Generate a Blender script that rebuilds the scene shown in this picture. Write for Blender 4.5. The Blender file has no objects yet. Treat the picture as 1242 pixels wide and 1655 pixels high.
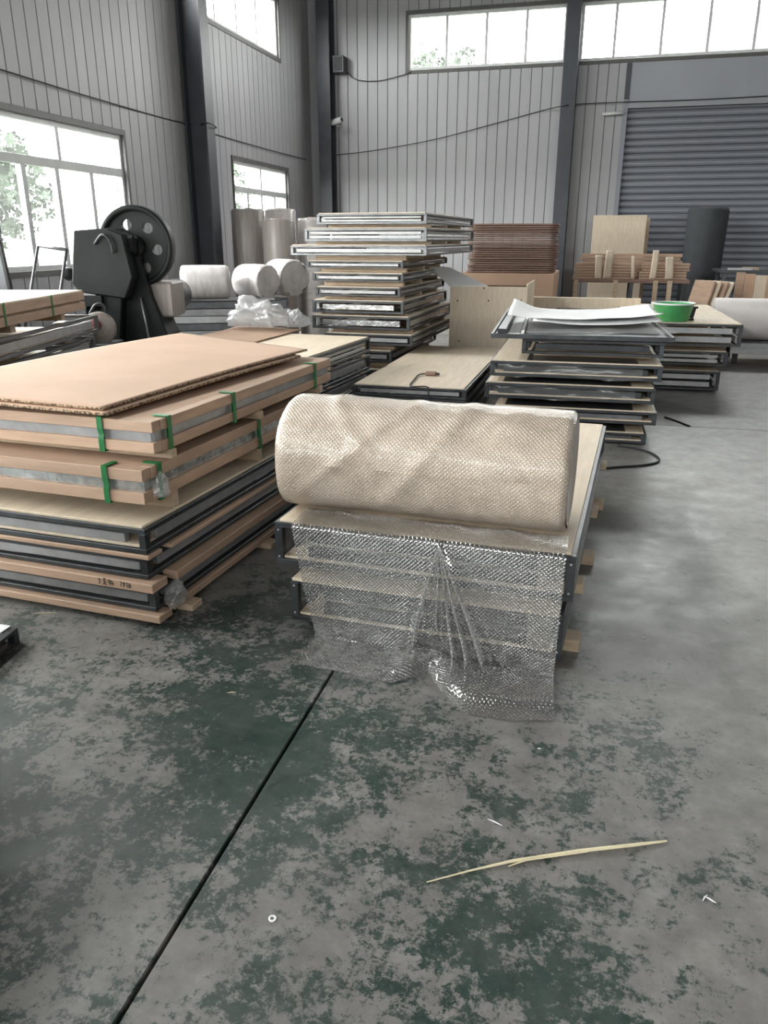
import bpy, bmesh, math, random
from mathutils import Vector, Matrix, noise
random.seed(7)
SC = bpy.context.scene
COL = SC.collection
R = math.radians

# ------------------------------------------------------------------ camera
FPX, PITCH, YAW, CAMH = 1245.0, R(19.48), R(14.75), 1.5
cam_d = bpy.data.cameras.new('camera'); cam = bpy.data.objects.new('camera', cam_d); COL.objects.link(cam)
cam_d.sensor_fit = 'VERTICAL'; cam_d.sensor_height = 36.0; cam_d.lens = 36.0 * FPX / 1655.0
cam_d.clip_end = 600
cam.location = (0, 0, CAMH); cam.rotation_euler = (R(90) - PITCH, 0, YAW)
SC.camera = cam
FW = Vector((-math.sin(YAW) * math.cos(PITCH), math.cos(YAW) * math.cos(PITCH), -math.sin(PITCH)))
RT = Vector((math.cos(YAW), math.sin(YAW), 0)); UP = RT.cross(FW)
def ray(x, y): return (FW * FPX + RT * (x - 621) + UP * (827.5 - y)).normalized()
def pz(x, y, h=0.0):                     # photo pixel -> point on the level plane z = h
    d = ray(x, y); return Vector((0, 0, CAMH)) + d * ((h - CAMH) / d.z)
def py(x, y, Y):                         # photo pixel -> point on the upright plane at depth Y
    d = ray(x, y); return Vector((0, 0, CAMH)) + d * (Y / d.y)
def pxw(x, y, X):
    d = ray(x, y); return Vector((0, 0, CAMH)) + d * (X / d.x)

# ------------------------------------------------------------------ sky, exposure
w = bpy.data.worlds.new('overcast_sky'); SC.world = w; w.use_nodes = True
bg = w.node_tree.nodes['Background']; bg.inputs[0].default_value = (1.0, 0.985, 0.955, 1); bg.inputs[1].default_value = 22.0
SC.view_settings.view_transform = 'Standard'; SC.view_settings.look = 'None'
SC.view_settings.gamma = 1.0; SC.view_settings.use_curve_mapping = False
SC.view_settings.exposure = 0.72
cy = SC.cycles
cy.use_denoising = True; cy.max_bounces = 10; cy.diffuse_bounces = 6; cy.glossy_bounces = 4
cy.transmission_bounces = 6; cy.transparent_max_bounces = 24; cy.caustics_reflective = False; cy.caustics_refractive = False
cy.sample_clamp_indirect = 6.0

# hall: back wall at Y = DY, left wall at X = -WX (columns every 5 m)
DY, WX, ROOF = 16.0, 5.72, 6.4
XR, YN = 15.0, -11.0                     # the hall's far right and near ends
SILL, HEAD = 4.49, 5.40                  # clerestory

def portal(loc, rot, sx, sy):            # sky sampling guide inside a window opening
    L = bpy.data.lights.new('window_daylight', 'AREA'); L.shape = 'RECTANGLE'; L.size = sx; L.size_y = sy
    L.cycles.is_portal = True
    o = bpy.data.objects.new('window_daylight', L); COL.objects.link(o); o.location = loc; o.rotation_euler = rot
LEFT_LOW = [(-9.0, -5.2), (-4.0, -0.2), (0.8, 4.4), (5.35, 9.18), (12.26, 14.6)]     # Y ranges, z 1.2 - 2.68
LEFT_UP = [(-10.4, -5.2), (-4.8, 0.3), (0.9, 5.4), (6.1, 10.5), (11.2, 14.43)]
BACK_UP = [(-3.74, -0.86), (-0.62, 4.0), (4.4, 9.8)]
LOWZ = (1.19, 2.69)
for a, b in LEFT_LOW: portal((-WX - .06, (a + b) / 2, sum(LOWZ) / 2), (0, R(-90), 0), LOWZ[1] - LOWZ[0], b - a)
for a, b in LEFT_UP: portal((-WX - .06, (a + b) / 2, (SILL + HEAD) / 2), (0, R(-90), 0), HEAD - SILL, b - a)
for a, b in BACK_UP: portal(((a + b) / 2, DY + .06, (SILL + HEAD) / 2), (R(-90), 0, 0), b - a, HEAD - SILL)
RIGHT_UP = []
NEAR_UP = [(-5.2, -.8), (-.4, 4.2), (4.6, 9.2), (9.6, 14.4)]
for a, b in NEAR_UP: portal(((a + b) / 2, YN - .06, (SILL + HEAD) / 2), (R(90), 0, 0), b - a, HEAD - SILL)
for a, b in RIGHT_UP: portal((XR + .06, (a + b) / 2, (SILL + HEAD) / 2), (0, R(90), 0), HEAD - SILL, b - a)

# ------------------------------------------------------------------ materials
def newmat(name):
    m = bpy.data.materials.new(name); m.use_nodes = True
    nt = m.node_tree; return m, nt, nt.nodes['Principled BSDF']
def nd(nt, t, **kw):
    n = nt.nodes.new(t)
    for k, v in kw.items():
        if hasattr(n, k): setattr(n, k, v)
        else: n.inputs[k].default_value = v
    return n
def ramp(nt, fac, stops):
    r = nt.nodes.new('ShaderNodeValToRGB'); e = r.color_ramp.elements
    while len(e) < len(stops): e.new(0.5)
    for q, (p, c) in zip(e, stops): q.position = p; q.color = (*c, 1) if len(c) == 3 else c
    nt.links.new(fac, r.inputs[0]); return r.outputs[0]
def grey(v): return (v, v, v)
def simple(name, c, rough=.6, metal=0.0, var=.12, scale=6.0, stretch=(1, 1, 1), bump=0.0, spec=.5):
    m, nt, b = newmat(name)
    tc = nd(nt, 'ShaderNodeTexCoord'); oi = nd(nt, 'ShaderNodeObjectInfo')
    ad = nd(nt, 'ShaderNodeVectorMath', operation='MULTIPLY_ADD'); ad.inputs[1].default_value = stretch
    cb = nd(nt, 'ShaderNodeCombineXYZ'); mu = nd(nt, 'ShaderNodeMath', operation='MULTIPLY'); mu.inputs[1].default_value = 37
    nt.links.new(oi.outputs['Random'], mu.inputs[0]); nt.links.new(mu.outputs[0], cb.inputs[0]); nt.links.new(mu.outputs[0], cb.inputs[2])
    nt.links.new(tc.outputs['Object'], ad.inputs[0]); nt.links.new(cb.outputs[0], ad.inputs[2])
    n = nd(nt, 'ShaderNodeTexNoise', Scale=scale, Detail=5.0, Roughness=.6); nt.links.new(ad.outputs[0], n.inputs['Vector'])
    lo = tuple(max(0, x * (1 - var * 1.6)) for x in c); hi = tuple(min(1, x * (1 + var)) for x in c)
    col = ramp(nt, n.outputs['Fac'], [(.3, lo), (.7, hi)])
    hs = nd(nt, 'ShaderNodeHueSaturation'); mr = nd(nt, 'ShaderNodeMapRange')
    mr.inputs['To Min'].default_value = 1 - var * .8; mr.inputs['To Max'].default_value = 1 + var * .8
    nt.links.new(oi.outputs['Random'], mr.inputs['Value']); nt.links.new(mr.outputs[0], hs.inputs['Value']); nt.links.new(col, hs.inputs['Color'])
    nt.links.new(hs.outputs[0], b.inputs['Base Color'])
    b.inputs['Roughness'].default_value = rough; b.inputs['Metallic'].default_value = metal; b.inputs['Specular IOR Level'].default_value = spec
    if bump:
        bp = nd(nt, 'ShaderNodeBump', Strength=bump, Distance=.01); nt.links.new(n.outputs['Fac'], bp.inputs['Height']); nt.links.new(bp.outputs[0], b.inputs['Normal'])
    return m
M = {}
M['clad'] = simple('cladding_grey', (.385, .385, .40), .5, 0, .05, 1.2, (1, 1, .4))
M['seam'] = simple('seam_dark', (.15, .15, .16), .7)
M['column'] = simple('column_paint', (.045, .050, .062), .5, 0, .15, 3)
M['lintel'] = simple('lintel_grey', (.30, .31, .34), .55, 0, .06, 1)
M['shutter'] = simple('shutter_steel', (.215, .225, .26), .45, .2, .06, 1.5, (.3, 1, 1))
M['white_frame'] = simple('window_frame_white', (.62, .63, .63), .45, 0, .05)
M['dark_frame'] = simple('window_trim_dark', (.09, .085, .08), .5)
M['roof'] = simple('roof_sheet', (.15, .15, .16), .6)
M['steel'] = simple('dark_steel', (.055, .060, .066), .38, .35, .25, 9, (1, 1, 1), .05)
M['steel_grey'] = simple('grey_steel', (.16, .165, .175), .35, .6, .2, 9)
M['alu'] = simple('aluminium_rail', (.36, .36, .37), .38, .5, .12, 12, (1, 1, 1))
M['alu_light'] = simple('bright_aluminium', (.42, .425, .43), .4, .3, .1, 10)
M['ply'] = simple('plywood', (.72, .60, .46), .6, 0, .08, 5, (6, .6, 1))
M['ply_pale'] = simple('pale_plywood', (.60, .50, .39), .62, 0, .08, 5, (6, .6, 1))
M['pine'] = simple('pine_batten', (.50, .38, .27), .65, 0, .14, 7, (1, .5, 5))
M['board'] = simple('packing_board', (.44, .30, .215), .65, 0, .12, 5, (.6, .6, 5))
M['card'] = simple('cardboard', (.46, .305, .215), .8, 0, .05, 2)
M['card_dark'] = simple('brown_hardboard', (.215, .135, .105), .75, 0, .14, 4, (1, 1, 8))
M['black'] = simple('black_rubber', (.015, .016, .017), .6)
M['press'] = simple('press_green_black', (.009, .012, .012), .5, 0, .2, 4, (1, 1, 1), 0, .25)
M['strap'] = simple('green_strap', (.015, .16, .045), .4, 0, .1)
M['foam'] = simple('foam_sheet', (.60, .56, .55), .55, 0, .06, 3)
M['film'] = simple('wrapped_film', (.62, .58, .57), .22, 0, .14, 7, (1, 1, 3), .35)
M['film_brown'] = simple('film_roll_brown', (.34, .30, .28), .35, 0, .14, 5, (6, 6, .4), .2)
M['paper'] = simple('white_paper', (.86, .86, .87), .7, 0, .03, 8, (1, 1, 1), .1)
M['green'] = simple('green_plastic', (.10, .46, .16), .35, 0, .1)
M['red'] = simple('red_mark', (.30, .08, .07), .5)
M['yellow'] = simple('yellow_mark', (.60, .45, .10), .5)
M['ink'] = simple('marker_ink', (.02, .018, .016), .7)
M['foil'] = simple('crumpled_foil', (.62, .63, .64), .2, .8, .3, 18, (1, 1, 1), .6)
M['dark_roll'] = simple('dark_felt', (.045, .05, .056), .8, 0, .1)
M['grass'] = simple('outside_ground', (.045, .055, .035), .9)
M['hill'] = simple('hazy_hill', (.020, .024, .025), 1.0)
M['leaf'] = simple('leaf_green', (.013, .026, .012), .8, 0, .25, 2)
M['bark'] = simple('tree_bark', (.07, .055, .045), .9)
M['straw'] = simple('splintered_wood', (.80, .70, .48), .6, 0, .1, 20)

def mat_flute():
    m, nt, b = newmat('corrugated_edge')
    tc = nd(nt, 'ShaderNodeTexCoord'); wv = nd(nt, 'ShaderNodeTexNoise', Scale=90.0, Detail=2.0); nt.links.new(tc.outputs['Object'], wv.inputs['Vector'])
    c = ramp(nt, wv.outputs['Fac'], [(.42, (.10, .06, .035)), (.58, (.46, .33, .22))]); nt.links.new(c, b.inputs['Base Color']); b.inputs['Roughness'].default_value = .85
    return m
M['flute'] = mat_flute()

def mat_pane():
    m, nt, b = newmat('window_glass'); nt.nodes.remove(b)
    out = nt.nodes['Material Output']
    tr = nd(nt, 'ShaderNodeBsdfTransparent'); tr.inputs[0].default_value = (.93, .95, .95, 1)
    gl = nd(nt, 'ShaderNodeBsdfGlossy', Roughness=.08); df = nd(nt, 'ShaderNodeBsdfTranslucent'); df.inputs[0].default_value = (.8, .82, .80, 1)
    m1 = nd(nt, 'ShaderNodeMixShader'); m1.inputs[0].default_value = .06
    m2 = nd(nt, 'ShaderNodeMixShader'); m2.inputs[0].default_value = .012
    nt.links.new(tr.outputs[0], m1.inputs[1]); nt.links.new(gl.outputs[0], m1.inputs[2])
    nt.links.new(m1.outputs[0], m2.inputs[1]); nt.links.new(df.outputs[0], m2.inputs[2]); nt.links.new(m2.outputs[0], out.inputs[0])
    return m
M['pane'] = mat_pane()

def mat_clear(name, haze, gloss, tint=(.95, .95, .95), rough=.15, bubbles=0.0, bump=.4, haze_col=(.8, .8, .8)):
    m, nt, b = newmat(name); nt.nodes.remove(b); out = nt.nodes['Material Output']
    tr = nd(nt, 'ShaderNodeBsdfTransparent'); tr.inputs[0].default_value = (*tint, 1)
    gl = nd(nt, 'ShaderNodeBsdfGlossy', Roughness=rough); df = nd(nt, 'ShaderNodeBsdfDiffuse'); df.inputs[0].default_value = (*haze_col, 1)
    tl = nd(nt, 'ShaderNodeBsdfTranslucent'); tl.inputs[0].default_value = (*haze_col, 1)
    md = nd(nt, 'ShaderNodeMixShader'); md.inputs[0].default_value = .5
    nt.links.new(df.outputs[0], md.inputs[1]); nt.links.new(tl.outputs[0], md.inputs[2])
    m1 = nd(nt, 'ShaderNodeMixShader'); m1.inputs[0].default_value = haze
    m2 = nd(nt, 'ShaderNodeMixShader'); m2.inputs[0].default_value = gloss
    nt.links.new(tr.outputs[0], m1.inputs[1]); nt.links.new(md.outputs[0], m1.inputs[2])
    nt.links.new(m1.outputs[0], m2.inputs[1]); nt.links.new(gl.outputs[0], m2.inputs[2]); nt.links.new(m2.outputs[0], out.inputs[0])
    bp = nd(nt, 'ShaderNodeBump', Strength=bump, Distance=.006)
    if bubbles:
        uv = nd(nt, 'ShaderNodeUVMap'); mp = nd(nt, 'ShaderNodeMapping'); mp.inputs['Rotation'].default_value = (0, 0, R(45))
        mp.inputs['Scale'].default_value = (bubbles, bubbles, 1)
        vo = nd(nt, 'ShaderNodeTexVoronoi', Scale=1.0, Randomness=.12); nt.links.new(uv.outputs[0], mp.inputs[0]); nt.links.new(mp.outputs[0], vo.inputs['Vector'])
        h = ramp(nt, vo.outputs['Distance'], [(.05, grey(1.0)), (.34, grey(.75)), (.46, grey(0))])
        nt.links.new(h, bp.inputs['Height'])
        g = ramp(nt, vo.outputs['Distance'], [(.22, grey(gloss * .45)), (.40, grey(min(1, gloss * 2.3)))])
        nt.links.new(g, m2.inputs[0])
        hz_ = ramp(nt, vo.outputs['Distance'], [(.15, grey(haze * .5)), (.30, grey(haze)), (.42, grey(min(1, haze * 2.6)))]); nt.links.new(hz_, m1.inputs[0])
    else:
        tc = nd(nt, 'ShaderNodeTexCoord'); n = nd(nt, 'ShaderNodeTexNoise', Scale=9.0, Detail=3.0, Distortion=1.0); nt.links.new(tc.outputs['Object'], n.inputs['Vector']); nt.links.new(n.outputs['Fac'], bp.inputs['Height'])
    nt.links.new(bp.outputs[0], gl.inputs['Normal'])
    return m
M['bubble_sheet'] = mat_clear('clear_bubble_sheet', .06, .30, (.90, .89, .88), .16, 90.0, 1.0, (.9, .9, .88))
M['bubble_pleat'] = mat_clear('doubled_bubble_sheet', .42, .34, (.9, .89, .88), .16, 90.0, 1.0, (.92, .92, .90))  # whiter copy of the bubble sheet, brightness of lit folds put into its colour
M['clear_film'] = mat_clear('clear_plastic_film', .30, .12, rough=.18, bump=.8)
M['thin_film'] = mat_clear('thin_plastic_film', .10, .07, rough=.2, bump=.8)
M['bag'] = mat_clear('cloudy_plastic_bag', .62, .14, rough=.22, bump=.9, haze_col=(.70, .70, .71))

def mat_roll():
    m, nt, b = newmat('bubble_roll')
    uv = nd(nt, 'ShaderNodeUVMap'); mp = nd(nt, 'ShaderNodeMapping'); mp.inputs['Rotation'].default_value = (0, 0, R(45)); mp.inputs['Scale'].default_value = (90, 90, 1)
    vo = nd(nt, 'ShaderNodeTexVoronoi', Scale=1.0, Randomness=.12); nt.links.new(uv.outputs[0], mp.inputs[0]); nt.links.new(mp.outputs[0], vo.inputs['Vector'])
    h = ramp(nt, vo.outputs['Distance'], [(.05, grey(1.0)), (.34, grey(.75)), (.46, grey(0))])
    n = nd(nt, 'ShaderNodeTexNoise', Scale=7.0, Detail=3.0, Distortion=.8); nt.links.new(uv.outputs[0], n.inputs['Vector'])
    base = ramp(nt, n.outputs['Fac'], [(.3, (.385, .315, .255)), (.7, (.56, .47, .39))])
    mx = nd(nt, 'ShaderNodeMixRGB', blend_type='MULTIPLY'); mx.inputs[0].default_value = .12; nt.links.new(base, mx.inputs[1]); nt.links.new(h, mx.inputs[2])
    nt.links.new(mx.outputs[0], b.inputs['Base Color']); b.inputs['Roughness'].default_value = .3
    b.inputs['Subsurface Weight'].default_value = .35; b.inputs['Subsurface Radius'].default_value = (.06, .045, .03); b.inputs['Subsurface Scale'].default_value = .5
    b.inputs['Coat Weight'].default_value = .8; b.inputs['Coat Roughness'].default_value = .14
    bp = nd(nt, 'ShaderNodeBump', Strength=.6, Distance=.004); nt.links.new(h, bp.inputs['Height']); nt.links.new(bp.outputs[0], b.inputs['Normal']); nt.links.new(bp.outputs[0], b.inputs['Coat Normal'])
    return m
M['roll'] = mat_roll()

def mat_floor():
    m, nt, b = newmat('worn_green_floor_paint')
    ge = nd(nt, 'ShaderNodeNewGeometry'); P = ge.outputs['Position']; L = nt.links.new
    def noi(scale, detail, rough=.6, dist=0.0, src=P):
        n = nd(nt, 'ShaderNodeTexNoise', Scale=scale, Detail=detail, Roughness=rough, Distortion=dist); L(src, n.inputs['Vector']); return n.outputs['Fac']
    def math2(op, a, c):
        n = nd(nt, 'ShaderNodeMath', operation=op)
        for i, q in enumerate((a, c)):
            if isinstance(q, (int, float)): n.inputs[i].default_value = q
            else: L(q, n.inputs[i])
        return n.outputs[0]
    sx = nd(nt, 'ShaderNodeSeparateXYZ'); L(P, sx.inputs[0])
    big = noi(1.3, 3, .5); mid = noi(7.5, 10, .78, .15); fine = noi(38, 8, .8, .2)
    # traffic wear: more bare concrete towards the aisle on the right and further in
    wy = nd(nt, 'ShaderNodeMapRange'); wy.inputs['From Min'].default_value = 1.6; wy.inputs['From Max'].default_value = 4.0; wy.inputs['To Min'].default_value = 0; wy.inputs['To Max'].default_value = .16; L(sx.outputs[1], wy.inputs['Value'])
    wx = nd(nt, 'ShaderNodeMapRange'); wx.inputs['From Min'].default_value = -.6; wx.inputs['From Max'].default_value = .9; wx.inputs['To Min'].default_value = 0; wx.inputs['To Max'].default_value = .09; L(sx.outputs[0], wx.inputs['Value'])
    s = math2('ADD', math2('MULTIPLY', big, .65), math2('ADD', math2('MULTIPLY', mid, .80), math2('MULTIPLY', fine, .65)))
    s = math2('SUBTRACT', math2('SUBTRACT', math2('SUBTRACT', s, .08), wx.outputs[0]), wy.outputs[0])
    mask = ramp(nt, s, [(.90, grey(0)), (.965, grey(1))])
    con = ramp(nt, noi(9, 8, .7), [(.3, (.145, .137, .130)), (.55, (.215, .205, .196)), (.75, (.29, .28, .27))])
    pnt = ramp(nt, noi(14, 6, .7), [(.3, (.018, .036, .031)), (.6, (.034, .058, .050)), (.8, (.075, .095, .086))])
    mx = nd(nt, 'ShaderNodeMixRGB'); L(mask, mx.inputs[0]); L(con, mx.inputs[1]); L(pnt, mx.inputs[2])
    dust = ramp(nt, noi(2.6, 7, .75), [(.45, grey(0)), (.8, grey(.55))])
    mx2 = nd(nt, 'ShaderNodeMixRGB'); L(dust, mx2.inputs[0]); L(mx.outputs[0], mx2.inputs[1]); mx2.inputs[2].default_value = (.150, .145, .138, 1)
    stain = ramp(nt, noi(7.5, 5, .6, .6), [(.64, grey(1)), (.74, grey(.45))])
    mx3 = nd(nt, 'ShaderNodeMixRGB', blend_type='MULTIPLY'); mx3.inputs[0].default_value = 1; L(mx2.outputs[0], mx3.inputs[1]); L(stain, mx3.inputs[2])
    L(mx3.outputs[0], b.inputs['Base Color'])
    ro = ramp(nt, noi(4, 6, .7), [(.3, grey(.32)), (.75, grey(.55))]); L(ro, b.inputs['Roughness'])
    bp = nd(nt, 'ShaderNodeBump', Strength=.15, Distance=.004); L(s, bp.inputs['Height']); L(bp.outputs[0], b.inputs['Normal'])
    return m
M['floor'] = mat_floor()

# ------------------------------------------------------------------ mesh helpers
_boxes = {}
def box_mesh(dx, dy, dz, mat, bevel=.002):
    key = (round(dx, 4), round(dy, 4), round(dz, 4), mat, bevel)
    if key in _boxes: return _boxes[key]
    bm = bmesh.new(); bmesh.ops.create_cube(bm, size=1.0)
    bmesh.ops.scale(bm, vec=(dx, dy, dz), verts=bm.verts)
    bv = min(bevel, min(dx, dy, dz) * .3)
    if bv > 0: bmesh.ops.bevel(bm, geom=bm.edges[:], offset=bv, segments=1, affect='EDGES')
    me = bpy.data.meshes.new('box'); bm.to_mesh(me); bm.free(); me.materials.append(M[mat]); _boxes[key] = me
    return me
def link(name, me, parent=None, loc=(0, 0, 0), rot=(0, 0, 0)):
    o = bpy.data.objects.new(name, me); COL.objects.link(o); o.location = loc; o.rotation_euler = rot
    if parent is not None: o.parent = parent
    return o
def box(name, lo, hi, mat, parent=None, rot=(0, 0, 0), bevel=.002):
    d = [abs(hi[i] - lo[i]) for i in range(3)]; c = [(hi[i] + lo[i]) / 2 for i in range(3)]
    return link(name, box_mesh(*d, mat, bevel), parent, c, rot)
def cbox(name, c, d, mat, parent=None, rot=(0, 0, 0), bevel=.002):
    return link(name, box_mesh(*d, mat, bevel), parent, c, rot)
def tag(o, label, cat, group=None, kind=None):
    o['label'] = label; o['category'] = cat
    if group: o['group'] = group
    if kind: o['kind'] = kind
    return o
def thing(name, label, cat, loc=(0, 0, 0), rz=0, group=None, kind=None):
    o = link(name, None, None, loc, (0, 0, rz)); o.empty_display_size = .1
    return tag(o, label, cat, group, kind)
def finish(bm, name, mat, parent=None, loc=(0, 0, 0), rot=(0, 0, 0), smooth=False):
    me = bpy.data.meshes.new(name); bmesh.ops.recalc_face_normals(bm, faces=bm.faces[:]); bm.to_mesh(me); bm.free()
    me.materials.append(M[mat])
    if smooth:
        for p in me.polygons: p.use_smooth = True
    return link(name, me, parent, loc, rot)
def tube_bm(bm, pts, r, seg=8, caps=True):
    pts = [Vector(p) for p in pts]; rings = []
    for i, p in enumerate(pts):
        t = (pts[min(i + 1, len(pts) - 1)] - pts[max(i - 1, 0)]).normalized()
        a = t.cross(Vector((0, 0, 1)));
        if a.length < 1e-3: a = t.cross(Vector((0, 1, 0)))
        a.normalize(); b_ = t.cross(a); rr = r[i] if isinstance(r, (list, tuple)) else r
        rings.append([bm.verts.new(p + a * math.cos(2 * math.pi * k / seg) * rr + b_ * math.sin(2 * math.pi * k / seg) * rr) for k in range(seg)])
    for A, B in zip(rings, rings[1:]):
        for k in range(seg): bm.faces.new((A[k], A[(k + 1) % seg], B[(k + 1) % seg], B[k]))
    if caps: bm.faces.new(rings[0]); bm.faces.new(rings[-1])
def tube(name, pts, r, mat, parent=None, seg=8):
    bm = bmesh.new(); tube_bm(bm, pts, r, seg); return finish(bm, name, mat, parent, smooth=True)
def catmull(pts, n=8):
    pts = [Vector(p) for p in pts]; out = []
    for i in range(len(pts) - 1):
        p0, p1, p2, p3 = pts[max(i - 1, 0)], pts[i], pts[i + 1], pts[min(i + 2, len(pts) - 1)]
        for k in range(n):
            t = k / n
            out.append(.5 * ((2 * p1) + (p2 - p0) * t + (2 * p0 - 5 * p1 + 4 * p2 - p3) * t * t + (3 * p1 - p0 - 3 * p2 + p3) * t ** 3))
    out.append(pts[-1]); return out
def revolve(name, prof, mat, parent=None, loc=(0, 0, 0), rot=(0, 0, 0), seg=40, wob=0.0, wscale=3.0, smooth=True):
    """profile [(radius, height)] about local z, closed with caps where the radius is 0"""
    bm = bmesh.new(); rings = []
    for r, h in prof:
        if r < 1e-5: rings.append([bm.verts.new((0, 0, h))]); continue
        rg = []
        for k in range(seg):
            a = 2 * math.pi * k / seg; p = Vector((math.cos(a) * r, math.sin(a) * r, h))
            if wob: q = 1 + wob * noise.noise(Vector((math.cos(a) * wscale, math.sin(a) * wscale, h * wscale * 2))); p.x *= q; p.y *= q
            rg.append(bm.verts.new(p))
        rings.append(rg)
    for A, B in zip(rings, rings[1:]):
        if len(A) == 1 and len(B) == 1: continue
        for k in range(seg):
            k2 = (k + 1) % seg
            if len(A) == 1: bm.faces.new((A[0], B[k], B[k2]))
            elif len(B) == 1: bm.faces.new((A[k], A[k2], B[0]))
            else: bm.faces.new((A[k], A[k2], B[k2], B[k]))
    return finish(bm, name, mat, parent, loc, rot, smooth)
def sheet(name, f, nu, nv, mat, parent=None, thick=0.0, uvs=(1, 1), smooth=True, loc=(0, 0, 0), rot=(0, 0, 0)):
    """surface f(u, v) on a grid, optionally given thickness below"""
    bm = bmesh.new(); uvl = bm.loops.layers.uv.new('UVMap')
    g = [[bm.verts.new(f(i / nu, j / nv)) for i in range(nu + 1)] for j in range(nv + 1)]
    for j in range(nv):
        for i in range(nu):
            fc = bm.faces.new((g[j][i], g[j][i + 1], g[j + 1][i + 1], g[j + 1][i]))
            for lp, (a, c) in zip(fc.loops, ((i, j), (i + 1, j), (i + 1, j + 1), (i, j + 1))): lp[uvl].uv = (a / nu * uvs[0], c / nv * uvs[1])
    me = bpy.data.meshes.new(name); bm.to_mesh(me); bm.free(); me.materials.append(M[mat])
    for p in me.polygons: p.use_smooth = smooth
    o = link(name, me, parent, loc, rot)
    if thick:
        md = o.modifiers.new('thickness', 'SOLIDIFY'); md.thickness = thick; md.offset = -1
    return o
ORD = ['topmost', 'second', 'third', 'fourth', 'fifth', 'sixth', 'seventh', 'eighth', 'ninth', 'tenth', 'eleventh', 'twelfth', 'thirteenth', 'fourteenth', 'fifteenth', 'sixteenth', 'seventeenth', 'eighteenth', 'nineteenth', 'twentieth', 'twenty-first', 'twenty-second']
def nth(i): return 'topmost' if i == 0 else ORD[i] + ' from top'

# ------------------------------------------------------------------ the hall
# floor: concrete slabs with open joints
JX = (pz(175, 1655).x + pz(545, 1085).x) / 2; JY = 6.87
bm = bmesh.new(); r_ = bmesh.ops.create_cube(bm, size=1.0)
for v in r_['verts']: v.co = ((XR - WX) / 2 + v.co.x * (XR + WX), (DY + YN) / 2 + v.co.y * (DY - YN), -.11 + v.co.z * .1)
fl = finish(bm, 'floor', 'seam'); fl['kind'] = 'structure'
fl['label'] = 'worn green painted concrete floor of the hall'; fl['category'] = 'floor'
xs = [-WX, JX, JX + 6, XR]; ys = [YN, JY - 9, JY, DY]
for i in range(3):
    for j in range(3):
        g = .005
        box('floor_slab', (xs[i] + (g if i else 0), ys[j] + (g * .9 if j else 0), -.06), (xs[i + 1] - (g if i < 2 else 0), ys[j + 1] - (g * .9 if j < 2 else 0), 0), 'floor', fl, bevel=.003)

def cut_z(z0, z1, holes):
    segs = [(z0, z1)]
    for a, b in holes:
        out = []
        for s, e in segs:
            if b <= s or a >= e: out.append((s, e)); continue
            if a > s: out.append((s, a))
            if b < e: out.append((b, e))
        segs = out
    return [(s, e) for s, e in segs if e - s > .02]
def wall(name, label, along, u0, u1, pos, outward, holes, strip_range):
    """solid wall sheet with openings (boxes between the openings) and proud cladding strips"""
    us = sorted({u0, u1, *[h[0] for h in holes], *[h[1] for h in holes]})
    bm = bmesh.new(); T = .10
    for a, b in zip(us, us[1:]):
        c = (a + b) / 2
        for s, e in cut_z(0, ROOF, [(h[2], h[3]) for h in holes if h[0] < c < h[1]]):
            r = bmesh.ops.create_cube(bm, size=1.0)
            lo, hi = (pos, pos + outward * T) if outward > 0 else (pos - T, pos)
            for v in r['verts']:
                if along == 'y': v.co = ((lo + hi) / 2 + v.co.x * T, c + v.co.y * (b - a), (s + e) / 2 + v.co.z * (e - s))
                else: v.co = (c + v.co.x * (b - a), (lo + hi) / 2 + v.co.y * T, (s + e) / 2 + v.co.z * (e - s))
    o = finish(bm, name, 'seam'); o['kind'] = 'structure'; o['label'] = label; o['category'] = 'wall'
    W = .2; t = .018
    for (s0, s1, wid) in strip_range:
        u = s0
        while u < s1 - .01:
            e_ = min(u + wid, s1); hs = [(h[2], h[3]) for h in holes if h[0] < e_ - .02 and h[1] > u + .02]
            for a, b in cut_z(.02, ROOF - .02, hs):
                i0 = pos - outward * t; lo, hi = min(i0, pos), max(i0, pos)
                if along == 'y': box('cladding_panel', (lo, u + .005, a), (hi, e_ - .005, b), 'clad', o, bevel=.004)
                else: box('cladding_panel', (u + .005, lo, a), (e_ - .005, hi, b), 'clad', o, bevel=.004)
            u = e_
    return o
lh = [(a, b, *LOWZ) for a, b in LEFT_LOW] + [(a, b, SILL, HEAD) for a, b in LEFT_UP]
wall('wall_left', 'grey vertical cladding wall with two rows of windows', 'y', YN, DY, -WX, -1, lh,
     [(YN, 5.35, 1.6), (5.35, 9.18, .1915), (9.18, 11.2, .202), (11.2, 12.26, .212), (12.26, 14.43, .197), (14.43, 14.6, .17), (14.6, DY, .2)])
DOOR = (.27, 4.4, 0, 3.78)
bh = [(a, b, SILL, HEAD) for a, b in BACK_UP] + [DOOR]
wall('wall_back', 'grey vertical cladding wall behind the stacks with clerestory windows and shutter door', 'x', -WX, XR, DY, 1, bh,
     [(-WX, -3.74, .198), (-3.74, -.86, .192), (-.86, -.62, .24), (-.62, .27, .178), (.27, 4.4, 4.13), (4.4, XR, 1.1)])
wall('wall_right', 'plain grey cladding wall along the right side', 'y', YN, DY, XR, 1, [(a, b, SILL, HEAD) for a, b in RIGHT_UP], [(YN, DY, 1.0)])
wall('wall_near', 'plain grey cladding end wall behind the viewer', 'x', -WX, XR, YN, -1, [(a, b, SILL, HEAD) for a, b in NEAR_UP], [(-WX, XR, 1.0)])
ce = box('ceiling', (-WX - .1, YN - .1, ROOF), (XR + .1, DY + .1, ROOF + .1), 'roof'); ce['kind'] = 'structure'; ce['label'] = 'grey sheet metal roof above the hall'; ce['category'] = 'ceiling'

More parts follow.
